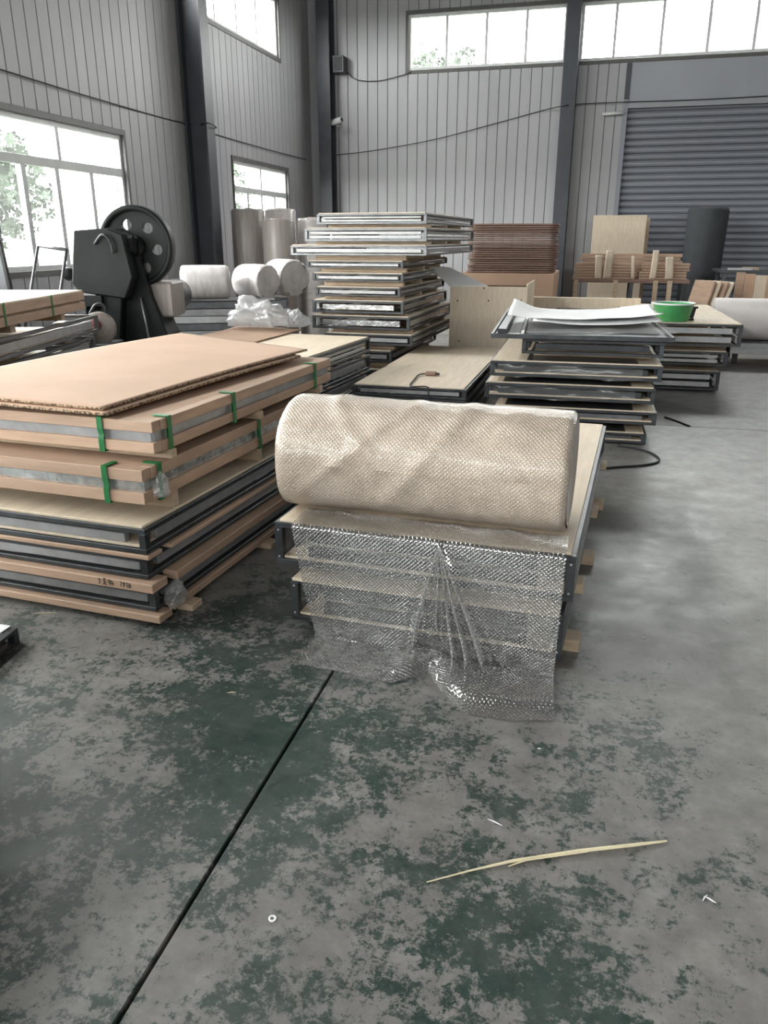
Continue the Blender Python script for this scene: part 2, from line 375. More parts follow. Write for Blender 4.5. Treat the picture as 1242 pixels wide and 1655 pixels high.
# windows ----------------------------------------------------------
WN = [0]
def window(axis, pos, out, u0, u1, z0, z1, label, verts, hor=None, low=None, trim='dark_frame'):
    """frame, mullions and panes. verts: mullion positions above hor (or all), low: those below hor"""
    WN[0] += 1
    o = thing('window_%d' % WN[0], label, 'window', (0, 0, 0), 0, None, 'structure')
    d0, d1 = pos + out * .01, pos + out * .075
    def bx(n, ua, ub, za, zb, mat, a=d0, b=d1, par=o):
        lo, hi = min(a, b), max(a, b)
        return box(n, (lo, ua, za), (hi, ub, zb), mat, par) if axis == 'y' else box(n, (ua, lo, za), (ub, hi, zb), mat, par)
    f = .05
    fr = bx('window_frame', u0, u1, z0, z0 + f, 'white_frame'); bx('window_frame', u0, u1, z1 - f, z1, 'white_frame')
    bx('window_frame', u0, u0 + f, z0 + f, z1 - f, 'white_frame'); bx('window_frame', u1 - f, u1, z0 + f, z1 - f, 'white_frame')
    # dark flashing around the opening, on the room side
    t0, t1 = pos - out * .035, pos - out * .0
    bx('window_trim', u0 - .05, u1 + .05, z1, z1 + .06, trim, t0, t1); bx('window_trim', u0 - .05, u1 + .05, z0 - .06, z0, trim, t0, t1)
    bx('window_trim', u0 - .05, u0, z0, z1, trim, t0, t1); bx('window_trim', u1, u1 + .05, z0, z1, trim, t0, t1)
    p0, p1 = pos + out * .04, pos + out * .046
    def row(za, zb, cuts, mw):
        c = [u0 + f] + list(cuts) + [u1 - f]
        for k, u in enumerate(cuts): bx('mullion', u - mw / 2, u + mw / 2, za, zb, 'white_frame')
        for k in range(len(c) - 1):
            a = c[k] + (mw / 2 if k else 0); b = c[k + 1] - (mw / 2 if k < len(c) - 2 else 0)
            bx('pane', a, b, za, zb, 'pane', p0, p1)
    if hor is None: row(z0 + f, z1 - f, verts, .05)
    else:
        bx('transom', u0 + f, u1 - f, hor - .045, hor + .045, 'white_frame')
        row(hor + .045, z1 - f, verts, .06); row(z0 + f, hor - .045, low, .07)
    return o
def even(a, b, n): return [a + (b - a) * k / n for k in range(1, n)]
LLAB = ['white sliding window far behind the viewer in left wall', 'white sliding window behind the viewer in left wall', 'white sliding window beside the viewer in left wall',
        'wide bright white-framed window beside the flywheel press', 'small white-framed window behind the standing film rolls']
for (a, b), lb in zip(LEFT_LOW, LLAB):
    if a > 5 and a < 6: window('y', -WX, -1, a, b, *LOWZ, lb, [6.6, 7.96], 2.27, [6.0, 6.68, 7.34, 7.88, 8.5])
    else: window('y', -WX, -1, a, b, *LOWZ, lb, [(a + b) / 2], 2.27, even(a, b, 4))
ULAB = ['high window strip far behind the viewer in left wall', 'high window strip behind the viewer in left wall', 'high window strip beside the viewer in left wall',
        'high window strip of the second bay in left wall', 'high four-pane window strip between the two left columns']
for (a, b), lb in zip(LEFT_UP, ULAB): window('y', -WX, -1, a, b, SILL, HEAD, lb, [12.0, 12.76, 13.54] if a > 11 else even(a, b, 6))
window('x', DY, 1, *BACK_UP[0], SILL, HEAD, 'high four-pane window strip in back wall left of the thin column', [-3.02, -2.29, -1.57])
window('x', DY, 1, *BACK_UP[1], SILL, HEAD, 'high window strip in back wall above the shutter door', [-.03, .75, 1.51, 2.25, 3.0, 3.6])
window('x', DY, 1, *BACK_UP[2], SILL, HEAD, 'high window strip at far right end of back wall', even(4.4, 9.8, 7))
for (a, b), lb in zip(RIGHT_UP, ['high window strip in far half of right wall']): window('y', XR, 1, a, b, SILL, HEAD, lb, even(a, b, 12))

for (a, b), lb in zip(NEAR_UP, ('first', 'second', 'third', 'fourth')): window('x', YN, -1, a, b, SILL, HEAD, '%s high window strip in the end wall behind the viewer' % lb, even(a, b, 6))
# columns ----------------------------------------------------------
def column(label, c, axis):
    o = thing('steel_column', label, 'column', (c[0], c[1], 0), 0, None, 'structure')
    # H section: two flanges and a web; axis is the wall normal direction
    a, d, t = .25, .30, .014
    for s in (-1, 1):
        if axis == 'x': box('flange', (s * d / 2 - t, -a / 2, 0), (s * d / 2 + t, a / 2, ROOF), 'column', o)
        else: box('flange', (-a / 2, s * d / 2 - t, 0), (a / 2, s * d / 2 + t, ROOF), 'column', o)
    if axis == 'x': box('web', (-d / 2 + t, -.012, 0), (d / 2 - t, .012, ROOF), 'column', o)
    else: box('web', (-.012, -d / 2 + t, 0), (.012, d / 2 - t, ROOF), 'column', o)
    return o
column('dark steel column between the two windows of the left wall', (-WX + .21, 10.86), 'x')
column('dark steel column in the corner of left and back walls', (-WX + .42, DY - .21), 'y')
column('dark thin steel column in back wall left of the shutter door', (-.74, DY - .21), 'y')
column('dark steel column at right end of the shutter door', (4.6, DY - .21), 'y')

# roller shutter ---------------------------------------------------
dr = thing('door_1', 'grey steel roller shutter door of horizontal slats in back wall', 'door', (0, 0, 0), 0, None, 'structure')
bm = bmesh.new()
prof = [(0, 0), (-.028, .016), (-.036, .045), (-.036, .070), (-.026, .098), (0, .1135)]
vv = []
for X in (DOOR[0] + .02, DOOR[1] - .02): vv.append([bm.verts.new((X, y, z)) for y, z in prof])
for k in range(len(prof) - 1): bm.faces.new((vv[0][k], vv[0][k + 1], vv[1][k + 1], vv[1][k]))
sl = bpy.data.meshes.new('slat'); bm.to_mesh(sl); bm.free(); sl.materials.append(M['shutter'])
for k in range(33):
    s = link('slat', sl, dr, (0, DY + .05, .01 + k * .114)); md = s.modifiers.new('t', 'SOLIDIFY'); md.thickness = .004
box('guide_rail', (DOOR[0] - .05, DY - .07, 0), (DOOR[0] + .03, DY + .06, 3.85), 'shutter', dr)
box('guide_rail', (DOOR[1] - .03, DY - .07, 0), (DOOR[1] + .05, DY + .06, 3.85), 'shutter', dr)
box('header_rail', (DOOR[0] + .03, DY - .09, 3.70), (DOOR[1] - .03, DY + .02, 3.79), 'lintel', dr)
box('lintel_panel', (DOOR[0] + .03, DY - .045, 3.80), (DOOR[1] - .03, DY - .02, SILL - .07), 'lintel', dr)
box('jamb_post', (DOOR[0] - .05, DY - .06, 3.86), (DOOR[0] + .03, DY - .02, SILL - .07), 'column', dr)

# wall fixtures
o = thing('junction_box', 'dark metal box mounted high beside the corner column', 'box', (-5.1, DY - .02, 4.62))
box('case', (-.04, -.26, -.14), (.17, -.02, .14), 'column', o); box('lid', (-.02, -.27, -.11), (.14, -.26, .11), 'black', o); box('bracket', (-.055, -.10, -.04), (-.04, -.04, .04), 'column', o)
o = thing('wall_camera', 'small white camera on a bracket on the back wall', 'camera', (-5.1, DY - .02, 3.58))
box('bracket', (-.03, -.16, -.02), (.03, 0, .02), 'white_frame', o)
revolve('body', [(0, 0), (.05, 0), (.055, .02), (.055, .2), (.045, .24), (0, .24)], 'white_frame', o, (-.1, -.2, .05), (R(80), 0, R(70)), 16)
revolve('lens', [(0, 0), (.035, 0), (.035, .02), (0, .03)], 'black', o, (.11, -.27, .09), (R(80), 0, R(70)), 12)
o = tag(tube('wall_pipe', [(-.14, DY - .1, 3.62), (.24, DY - .1, 3.63)], .028, 'white_frame'), 'short pale pipe stub at upper left corner of the shutter', 'pipe')
def cable(label, pts, r=.008, mat='black', n=8): return tag(tube('cable', catmull(pts, n), r, mat, seg=6), label, 'cable')
cable('thin black cable strung along the left wall', [pxw(x, y, -WX + .05) for x, y in ((-60, 92), (0, 112), (150, 158), (300, 200))] + [(-WX + .40, 10.73, pxw(315, 205, -WX + .05).z), (-WX + .40, 10.98, pxw(322, 210, -WX + .05).z), (-WX + .30, 11.02, pxw(325, 210, -WX + .05).z)] + [pxw(x, y, -WX + .05) for x, y in ((330, 211), (420, 238), (495, 258))])
cable('thin black cable sagging across the back wall', [py(x, y, DY - .06) for x, y in ((528, 252), (600, 244), (700, 226), (800, 200), (880, 178))] + [py(912, 171, DY - .42), py(940, 168, DY - .12), py(1010, 165, DY - .12), py(1130, 161, DY - .12), py(1242, 155, DY - .12)])
cable('short black cable looping from the junction box to the window', [py(x, y, DY - .05) for x, y in ((556, 110), (575, 128), (610, 131), (650, 122), (665, 116))])

# outside ----------------------------------------------------------
o = box('yard_ground', (-160, -120, -.5), (160, 170, -.2), 'grass', bevel=0); tag(o, 'green yard outside the hall windows', 'ground', kind='structure')
def hill(label, c, rx, ry, h):
    def f(u, v):
        a = u * 2 * math.pi; r = v
        q = math.cos(r * math.pi / 2) ** 1.3 * h * (1 + .14 * noise.noise(Vector((math.cos(a) * r * 2.5 + c[0], math.sin(a) * r * 2.5, 3))))
        return (math.cos(a) * r * rx, math.sin(a) * r * ry, max(-.3, q) - .3)
    tag(sheet('hill', f, 40, 14, 'hill', loc=(c[0], c[1], 0)), label, 'hill')
hill('pale hazy hill seen through the clerestory above the shutter', (14, 128), 42, 20, 30)
def tree(label, c, h, r, n=260):
    o = thing('tree', label, 'tree', (c[0], c[1], -.3))
    tube('trunk', [(0, 0, 0), (.1, 0, h * .4), (0, .1, h * .8)], [.16, .11, .05], 'bark', o)
    bm = bmesh.new()
    for k in range(n):
        d = Vector((random.gauss(0, 1), random.gauss(0, 1), random.gauss(0, 1))).normalized() * (random.random() ** .45)
        p = Vector((d.x * r, d.y * r, h * .68 + d.z * h * .34)); s = random.uniform(.16, .34) * .55
        a = Vector((random.gauss(0, 1), random.gauss(0, 1), random.gauss(0, 1))).normalized(); b_ = a.orthogonal().normalized()
        for q in range(4):
            dr_ = Matrix.Rotation(q * 1.7, 3, a) @ b_; sd = dr_.cross(a) * .35
            bm.faces.new([bm.verts.new(p + x * s) for x in (sd * .3, dr_ * .5 + sd, dr_ * 1.1, dr_ * .5 - sd)])
    finish(bm, 'crown', 'leaf', o)
tree('leafy green tree at lower left corner of the back clerestory', (-5.7, 27), 7.6, 1.2, 900)
tree('round green tree beyond the second back clerestory pane', (-5.0, 31), 8.2, 1.7, 1400)
tree('leafy tree outside the wide window beside the press', (-15, 16.5), 4.4, 2.4, 2200)
tree('bushy low tree outside wide window left of the press', (-14.5, 11.4), 3.2, 2.0, 1800)
tree('tall tree outside the small window by the film rolls', (-15.5, 29), 5.0, 2.6, 1600)

# ------------------------------------------------------------------ framed steel panels
def framed_panel(label, x0, y0, z0, W, L, h, rz=0.0, deck='ply', bars=2, group=None, rail='steel', bar='alu', deck_over=0.0, open_end=.06, base=True, sides=True, pivot=None, bar_in=.02, bolts=False):
    """steel-edged deck panel: corner posts, top and bottom rails, aluminium infill bars, plywood deck. x0, y0 = front left corner"""
    if pivot:  # rotate the corner about the stack's pivot
        v = Matrix.Rotation(rz, 3, 'Z') @ Vector((x0 - pivot[0], y0 - pivot[1], 0)); x0, y0 = pivot[0] + v.x, pivot[1] + v.y
    o = thing('framed_panel', label, 'panel', (x0, y0, z0), rz, group)
    p, t = .032, min(.022, h * .2)
    for X in (0, W - p):
        for Y in (0, L - p):
            ps = box('post', (X, Y, t), (X + p, Y + p, h - t), rail, o)
            if bolts and Y == 0:
                for zz in (-.32, .32): link('bolt', box_mesh(.008, .004, .008, 'alu_light', .001), ps, (0, -p / 2 - .001, zz * h))
    for za, zb in ((0, t), (h - t, h)):
        box('rail', (0, 0, za), (W, p, zb), rail, o); box('rail', (0, L - p, za), (W, L, zb), rail, o)
        box('rail', (0, p, za), (p, L - p, zb), rail, o); box('rail', (W - p, p, za), (W, L - p, zb), rail, o)
    if deck: box('deck', (p * .55, p * .35 - deck_over, h - .004), (W - p * .55, L - p * .35, h + .010), deck, o)
    if base: box('base_board', (p, p * .3, t + .001), (W - p, L - p, t + .012), 'ply_pale', o)
    hh = h - 2 * t; n = bars
    for k in range(n):
        za = t + hh * (k + .14) / n; zb = t + hh * (k + .80) / n
        box('infill_bar', (p + open_end, bar_in, za), (W - p - open_end, bar_in + .03, zb), bar, o)
        if sides:
            box('infill_bar', (W - bar_in - .028, p + .07, za), (W - bar_in, L - p - .07, zb), bar, o)
            box('infill_bar', (bar_in, p + .07, za), (bar_in + .028, L - p - .07, zb), bar, o)
    return o
def spacer(label, lo, hi, rz=0, pivot=None, mat='pine', group=None, bevel=.003):
    c = Vector(((lo[0] + hi[0]) / 2, (lo[1] + hi[1]) / 2, (lo[2] + hi[2]) / 2))
    if pivot:
        v = Matrix.Rotation(rz, 3, 'Z') @ Vector((c.x - pivot[0], c.y - pivot[1], 0)); c.x, c.y = pivot[0] + v.x, pivot[1] + v.y
    o = link('wooden_batten', box_mesh(hi[0] - lo[0], hi[1] - lo[1], hi[2] - lo[2], mat, bevel), None, c, (0, 0, rz))
    return tag(o, label, 'batten', group)
POS = ['near', 'middle', 'far']

# ---- A: stack under the bubble-wrap roll
RA = R(-3.2); PA = (.018, 2.56)
GA = 'panels under the bubble wrap roll'
framed_panel('lower steel-edged panel under the bubble wrap, near the floor', -1.075, 2.55, .05, 1.07, 2.06, .185, RA, 'ply', 2, GA, deck_over=.03, pivot=PA, open_end=.10, bar='steel', bolts=True)
up = framed_panel('upper steel-edged plywood panel carrying the big bubble wrap roll', -1.137, 2.56, .285, 1.155, 2.10, .175, RA, 'ply', 2, GA, pivot=PA, open_end=.10, bar='steel', bolts=True)
for k, y in enumerate((2.72, 3.6, 4.45)):
    spacer('%s wooden batten between the two panels under the bubble wrap' % POS[k], (-1.10, y, .246), (.045, y + .09, .285), RA, PA, group='battens under the bubble wrap')
    spacer('%s wooden floor batten below the bubble wrap stack' % POS[k], (-1.06, y, 0), (.05, y + .09, .05), RA, PA, group='battens under the bubble wrap')

# ---- bubble wrap roll with its trailing sheet
def bubble_roll():
    o = thing('bubble_wrap_roll', 'large beige roll of clear bubble wrap unrolling over the plywood panel', 'bubble wrap', (-.02, 2.83, .471), RA)
    Rr, LEN = .222, 1.115
    def surf(u, v):                       # u along the roll (left to right), v around
        x = -LEN + LEN * u; a = 2 * math.pi * v
        r = Rr * (1 + .022 * noise.noise(Vector((u * 4, math.cos(a) * 1.3, math.sin(a) * 1.3))) + .010 * noise.noise(Vector((u * 12, math.cos(a) * 3, math.sin(a) * 3 + 5))))
        e = min(1, u / .045, (1 - u) / .022); r *= .93 + .07 * math.sqrt(max(0, 1 - (1 - e) ** 2))
        # loose skirt: outer turn sags at the front foot
        y = -r * math.cos(a); z = Rr + r * math.sin(a)
        if math.sin(a) < 0 and math.cos(a) > 0: y -= .09 * math.sin(a) ** 2 * math.cos(a)
        ridge = .007 * math.exp(-(((u - .50 - .16 * math.sin(a)) / .035) ** 2)) + .006 * math.exp(-(((u - .22 - .25 * math.sin(a)) / .03) ** 2)) + .005 * math.exp(-(((u - .40 + .22 * math.sin(a)) / .03) ** 2))
        y -= ridge * math.cos(a); z += ridge * math.sin(a) if math.sin(a) > 0 else 0
        return (x, y, max(z, .001))
    sheet('outer_turn', surf, 90, 96, 'roll', o, uvs=(1.115, 1.40))
    for s, x0 in ((0, -LEN), (1, 0)):     # wound ends: slightly dished spiral rings
        bm = bmesh.new(); n = 64; rings = []
        prof = [(.935, 0), (.90, -.006), (.86, .0), (.80, -.008), (.74, -.002), (.66, -.011), (.58, -.004), (.48, -.014), (.38, -.007), (.26, -.018), (.22, -.03), (.20, -.09)]
        for rr, dx in prof:
            rings.append([bm.verts.new((x0 + (dx if s else -dx), -Rr * rr * math.cos(2 * math.pi * k / n), max(.001, Rr + Rr * rr * math.sin(2 * math.pi * k / n)))) for k in range(n)])
        for A_, B_ in zip(rings, rings[1:]):
            for k in range(n): bm.faces.new((A_[k], A_[(k + 1) % n], B_[(k + 1) % n], B_[k]))
        bm.faces.new(rings[-1]); finish(bm, 'wound_end', 'roll', o, smooth=True)
    # trailing sheet in world space, brought into the roll's frame
    o_m = Matrix.Translation((-.02, 2.83, .471)) @ Matrix.Rotation(RA, 4, 'Z'); inv = o_m.inverted()
    def lerp(t, *kv):
        for (a, x), (b, y) in zip(kv, kv[1:]):
            if t <= b: return x + (y - x) * max(0, (t - a)) / (b - a)
        return kv[-1][1]
    FOLDS = ((.415, .014, .8), (.46, .010, .5), (.56, .012, .6), (.615, .012, .9), (.67, .016, 1.0), (.735, .018, .8), (.80, .02, .4))
    def drape(u, v):
        # v: 0 under the roll, .22 deck edge, .74 floor, 1 sheet end
        xt = -1.045 + 1.03 * u; xb = -.955 + .93 * u
        yf = 2.555 + (.6 - u) * .06       # front line of the panels
        yb = lerp(u, (0, 2.36), (.28, 2.335), (.40, 2.32), (.52, 2.42), (.60, 2.30), (.70, 2.20), (.86, 2.20), (1, 2.235))
        lift = lerp(u, (0, 0), (.36, .0), (.46, .05), (.55, .03), (.62, 0), (1, 0))
        rip = noise.noise(Vector((u * 7, v * 5, 1.3)))
        if v < .22:
            t = v / .22; x = xt; y = yf + .20 * (1 - t) - .012; z = .474 + .012 * math.sin(math.pi * t) * (1 + rip) + .01 * max(0, rip)
        elif v < .74:
            t = (v - .22) / .52; x = xt + (xb - xt) * t
            fold = 0
            for xr, wd, am in FOLDS:
                c = .565 + (xr - .565) * t; fold += am * math.exp(-abs((u - c) / (wd * (.35 + .9 * t))) ** 1.4) * t ** .6
            y = yf - .016 - .014 * math.sin(math.pi * t) - .032 * fold - .012 * t * rip - .012 * t; z = .470 - .455 * t
        else:
            t = (v - .74) / .26; x = xb + (.03 * (u - .5)) * t
            y0 = yf - .03; y = y0 + (yb - y0) * t
            fold = 0
            for xr, wd, am in FOLDS: fold += am * math.exp(-abs((u - xr) / (wd * 1.25)) ** 1.4)
            y -= .032 * fold * (1 - t); z = .015 * (1 - t) + .004 + .03 * fold * (1 - t) * math.sin(math.pi * min(1, t + .35)) + lift * math.sin(math.pi * min(1, t * .8 + .2)) + .012 * abs(rip) * (1 - .4 * t)
            if t > .55: z += .02 * math.exp(-((t - .72) / .07) ** 2) * (1 if u > .62 else .2)
        return inv @ Vector((x, y, z))
    s = sheet('trailing_sheet', drape, 150, 130, 'bubble_sheet', o, uvs=(1.0, .98)); s['label'] = 'clear bubble sheet draped over the panel front'
    for k, (uc, wd, v1, am) in enumerate(((.43, .020, .86, 1.0), (.535, .012, .60, .8), (.61, .020, .88, 1.0), (.665, .028, .80, 1.0), (.735, .034, .78, .9), (.50, .012, .40, .7))):
        def lit_pleat(u, v, uc=uc, wd=wd, v1=v1, am=am):          # a gathered pleat: added ribbon whitened to imitate a lit fold crest, widening downwards
            vv_ = .235 + (v1 - .235) * v; t = min(1, (vv_ - .22) / .52); w_ = (.003 + wd * t * (1 if v < .85 else max(0, (1 - v) / .15) ** .5)); uu = .565 + (uc - .565) * t + w_ * (u - .5) + .004 * math.sin(v * 9 + uc * 30) * t
            p = Vector(drape(uu, vv_)); return p + Vector((0, -.006 - am * .020 * t * (1 - (2 * u - 1) ** 2), .004))
        sheet('pleat', lit_pleat, 8, 40, 'bubble_pleat', s, uvs=(wd * 1.2, .5))
bubble_roll()

# ---- B: strapped stack on the left, cardboard on top
RB = R(-4.0); PB = (-1.62, 2.50); XB0 = -2.82
GB = 'panels of the strapped stack on the left'
framed_panel('dark steel panel at the bottom of the strapped stack on the left', XB0, 2.50, .065, 1.20, 1.75, .095, RB, None, 1, GB, bar='alu', pivot=PB, open_end=.02, base=False)
framed_panel('dark steel panel just below the plywood-topped one in the strapped stack', XB0, 2.50, .205, 1.18, 1.75, .095, RB, None, 1, GB, pivot=PB, open_end=.02, base=False)
framed_panel('plywood-topped dark steel panel in the middle of the strapped stack', XB0, 2.48, .325, 1.20, 1.95, .105, RB, 'ply', 1, GB, pivot=PB, open_end=.08, rail='steel')
def packing_board(label, lo, hi, mat='board'):
    o = spacer(label, lo, hi, RB, PB, mat); o.name = 'packing_board'; o['category'] = 'board'; return o
bo = packing_board('bottom packing board lying on the floor under the strapped stack', (XB0, 2.47, .030), (-1.585, 2.56, .062))
bw = packing_board('packing board with black handwriting across the front of the strapped stack', (XB0, 2.465, .163), (-1.60, 2.57, .202))
packing_board('dark packing board right under the plywood-topped panel, strapped stack', (XB0, 2.475, .303), (-1.61, 2.57, .322))
packing_board('long packing board low on the right side of the strapped stack', (-1.67, 2.60, .030), (-1.60, 4.30, .062), 'board')
packing_board('long packing board at mid height on right side of strapped stack', (-1.66, 2.62, .163), (-1.585, 4.32, .202), 'board')
packing_board('upper long packing board on right side below the plywood-topped panel', (-1.67, 2.62, .303), (-1.60, 4.25, .322), 'board')
# handwriting strokes on the board
STROKES = [[(0, 0), (.3, .1), (.25, -.3), (.4, -.5), (.1, -.8)], [(.9, .1), (1.5, .1)], [(1.2, .3), (1.1, -.7), (.8, -.9)], [(1.0, -.3), (1.5, -.35), (1.2, -.8), (1.6, -.9)],
           [(2.0, .1), (1.9, -.4), (2.3, -.4)], [(2.25, .1), (2.2, -.8)], [(2.6, 0), (2.5, -.6), (2.8, -.7), (2.8, -.4), (2.55, -.4)], [(4.1, 0), (4.4, .05), (4.2, -.7)], [(4.6, -.2), (5.1, -.2)], [(4.9, .1), (4.7, -.8)],
           [(5.3, .1), (5.6, -.1), (5.3, -.4), (5.7, -.8)], [(5.9, 0), (5.85, -.8)], [(5.6, -.4), (6.1, -.45)]]
bm = bmesh.new()
for st in STROKES: tube_bm(bm, [(-.6 + .50 + x * .026 - .13 - .02 + .0, -.0535, .012 + y * .026) for x, y in st], .0016, 5)
ink = finish(bm, 'handwriting', 'ink', bw, (.60, 0, .002)); ink['label'] = 'black marker handwriting'
for k, (y, z0, z1) in enumerate(((2.66, 0, .03), (3.40, 0, .03), (4.1, 0, .03))):
    spacer('%s floor batten under the strapped stack' % POS[k], (XB0 + .02, y, z0), (-1.555, y + .08, z1), RB, PB)
for k, y in enumerate((2.64, 3.40, 4.15)):
    spacer('%s wooden batten on top of the lowest steel panel, strapped stack' % POS[k], (XB0 + .1, y + .02, .163), (-1.68, y + .10, .202), RB, PB)
    spacer('%s wooden batten under the plywood-topped panel, strapped stack' % POS[k], (XB0 + .1, y + .02, .303), (-1.68, y + .10, .322), RB, PB)
    spacer('%s wooden batten on the plywood deck, under lower strapped pack' % POS[k], (XB0 + .05, y + .08, .441), (-1.64, y + .12, .52), RB, PB)
    spacer('%s wooden batten between the two strapped packs' % POS[k], (XB0 + .03, y + .04, .667), (-1.60, y + .08, .705), RB, PB)
cbox_ = lambda *a, **k: cbox(*a, **k)
def strapped_pack(label, x0, y0, z0, W, L, h, straps_f, straps_s, film):
    v = Matrix.Rotation(RB, 3, 'Z') @ Vector((x0 - PB[0], y0 - PB[1], 0))
    o = thing('strapped_pack', label, 'package', (PB[0] + v.x, PB[1] + v.y, z0), RB, 'strapped packs with cardboard edges')
    e = .34 * h
    box('wrapped_core', (.012, .012, .01), (W - .012, L - .012, h - .008), 'alu' if not film else 'foil', o, bevel=.01)
    for za, zb in ((0, e), (h - e, h)):
        box('edge_board', (0, -.004, za), (W, .05, zb), 'board', o); box('edge_board', (0, L - .05, za), (W, L, zb), 'board', o)
        box('edge_board', (W - .05, .052, za), (W + .004, L - .052, zb), 'board', o); box('edge_board', (-.004, .052, za), (.05, L - .052, zb), 'board', o)
    box('top_board', (.05, .05, h - .012), (W - .05, L - .05, h - .001), 'card', o)
    def loop(pts, name='strap'):
        bm = bmesh.new(); wd = .013; n = len(pts)
        rows = []
        for p, ax in pts: rows.append((bm.verts.new(Vector(p) - Vector(ax) * wd), bm.verts.new(Vector(p) + Vector(ax) * wd)))
        for (a, b), (c, d) in zip(rows, rows[1:] + rows[:1]): bm.faces.new((a, b, d, c))
        s = finish(bm, name, 'strap', o); md = s.modifiers.new('t', 'SOLIDIFY'); md.thickness = .0025; md.offset = 0
    q = .006
    for X in straps_f:
        ax = (1, 0, 0); m = e + .01
        loop([((X, -.004 - q, -q), ax), ((X, -.004 - q, e), ax), ((X + .004, -.002 - q, h / 2), ax), ((X, -.004 - q, h - e), ax), ((X, -.004 - q, h + q), ax), ((X, .06, h + q), ax), ((X, .06, h + q - .002), ax), ((X, -.003, h + q - .003), ax), ((X, -.003, 0), ax), ((X, .06, -q + .003), ax), ((X, .06, -q), ax)])
    for Y in straps_s:
        ax = (0, 1, 0)
        loop([((W - .06, Y, -q + .002), ax), ((W + .004 + q, Y, -q), ax), ((W + .004 + q, Y, h + q), ax), ((W - .06, Y, h + q), ax), ((W - .06, Y, h + q - .002), ax), ((W - .0, Y, h + q - .003), ax), ((W + .002, Y, .0), ax), ((W - .06, Y, -q + .003), ax)])
    return o
strapped_pack('lower strapped pack with crinkled film between its cardboard edges', XB0 + .0, 2.52, .520, 1.19, 1.72, .140, (1.02,), (.10, .95), True)
strapped_pack('upper strapped pack directly under the loose cardboard sheets', XB0 - .02, 2.60, .706, 1.22, 1.80, .128, (.98,), (.10, .62, 1.55), False)
# the film bulging out of the lower pack's corner
def bag_blob(name, label, c, s, seed, mat, lump=.35, cat='plastic film', scale=3.2):
    bm = bmesh.new(); bmesh.ops.create_icosphere(bm, subdivisions=5, radius=1)
    for v in bm.verts:
        n = v.co.normalized(); q = 1 + lump * noise.noise(n * 1.6 + Vector((seed, 0, 0))) + lump * .5 * abs(noise.noise(n * scale + Vector((0, seed, 0)))) + lump * .22 * noise.noise(n * scale * 3 + Vector((0, 0, seed)))
        v.co = Vector((n.x * s[0] * q, n.y * s[1] * q, max(-s[2] * .55, n.z * s[2] * q)))
    return tag(finish(bm, name, mat, None, c, (0, 0, random.random()), True), label, cat)
v = Matrix.Rotation(RB, 3, 'Z') @ Vector((.012, .06, 0))
bag_blob('film_scrap', 'crumpled clear film squeezed out of the lower strapped pack corner', (PB[0] + v.x + .005, PB[1] + v.y + .03, .575), (.035, .05, .05), 3.1, 'clear_film')
bag_blob('film_scrap', 'crumpled clear film hanging at bottom right corner of the strapped stack', (PB[0] + .035, PB[1] + .10, .105), (.04, .07, .055), 5.7, 'clear_film')
# black cross-bracing bar along the right side (dark side plate)
# loose cardboard on top
def cardboard(name, label, corners, zf, thick, mat='card'):
    a, b, c, d = [Vector(p) for p in corners]   # near left, near right, far right, far left
    def f(u, v):
        p = (a * (1 - u) + b * u) * (1 - v) + (d * (1 - u) + c * u) * v
        return (p.x, p.y, p.z + zf(u, v))
    o = sheet(name, f, 40, 50, mat, thick=thick, uvs=(1, 1)); o.data.materials.append(M['flute'])
    o.modifiers['thickness'].material_offset_rim = 1
    return tag(o, label, 'cardboard')
zt = .860
def cz(u, v): return .010 * math.sin(u * 3 + 1) * (1 - v) + .012 * (math.sin(v * math.pi)) * (1 - u * .5) + .045 * max(0, (v - .75)) * 0
cardboard('cardboard_sheet', 'topmost light brown corrugated cardboard sheet on the strapped stack', [(-2.88, 2.62, zt + .026), (-1.83, 2.60, zt + .026), (-1.61, 4.34, zt + .03), (-2.75, 4.92, zt + .03)], cz, .010)
cardboard('cardboard_sheet', 'lower corrugated cardboard sheet just under the topmost one', [(-2.90, 2.60, zt + .010), (-1.80, 2.585, zt + .010), (-1.60, 4.20, zt + .014), (-2.70, 4.80, zt + .014)], cz, .012)

# ---- bottom-left steel corner entering the frame
cr = pz(33, 1037)
framed_panel('low steel frame corner with white top at the left edge of the picture', cr.x - .9, cr.y - .42, 0, .9, .42, .062, R(6), None, 0, None, base=False, sides=False, pivot=(cr.x, cr.y))
sp = box('white_sheet', (cr.x - .86, cr.y - .38, .063), (cr.x - .03, cr.y + .0, .067), 'paper'); tag(sp, 'white sheet lying on the low steel frame at the left edge', 'sheet')
for k in range(5):  # unseen stack, added to throw shade on the floor at the left
    framed_panel('steel panel stacked outside the left edge of the picture, %s' % nth(4 - k), -2.95, .35, k * .19, 1.15, 1.30, .15, R(3), 'ply', 2, 'stack outside the left edge')
    if k < 4:
        for j, y in enumerate((.55, 1.3)): spacer('%s batten on the %s panel of the stack outside the left edge' % (('near', 'far')[j], nth(4 - k)), (-2.9, y, k * .19 + .161), (-1.9, y + .08, k * .19 + .19))

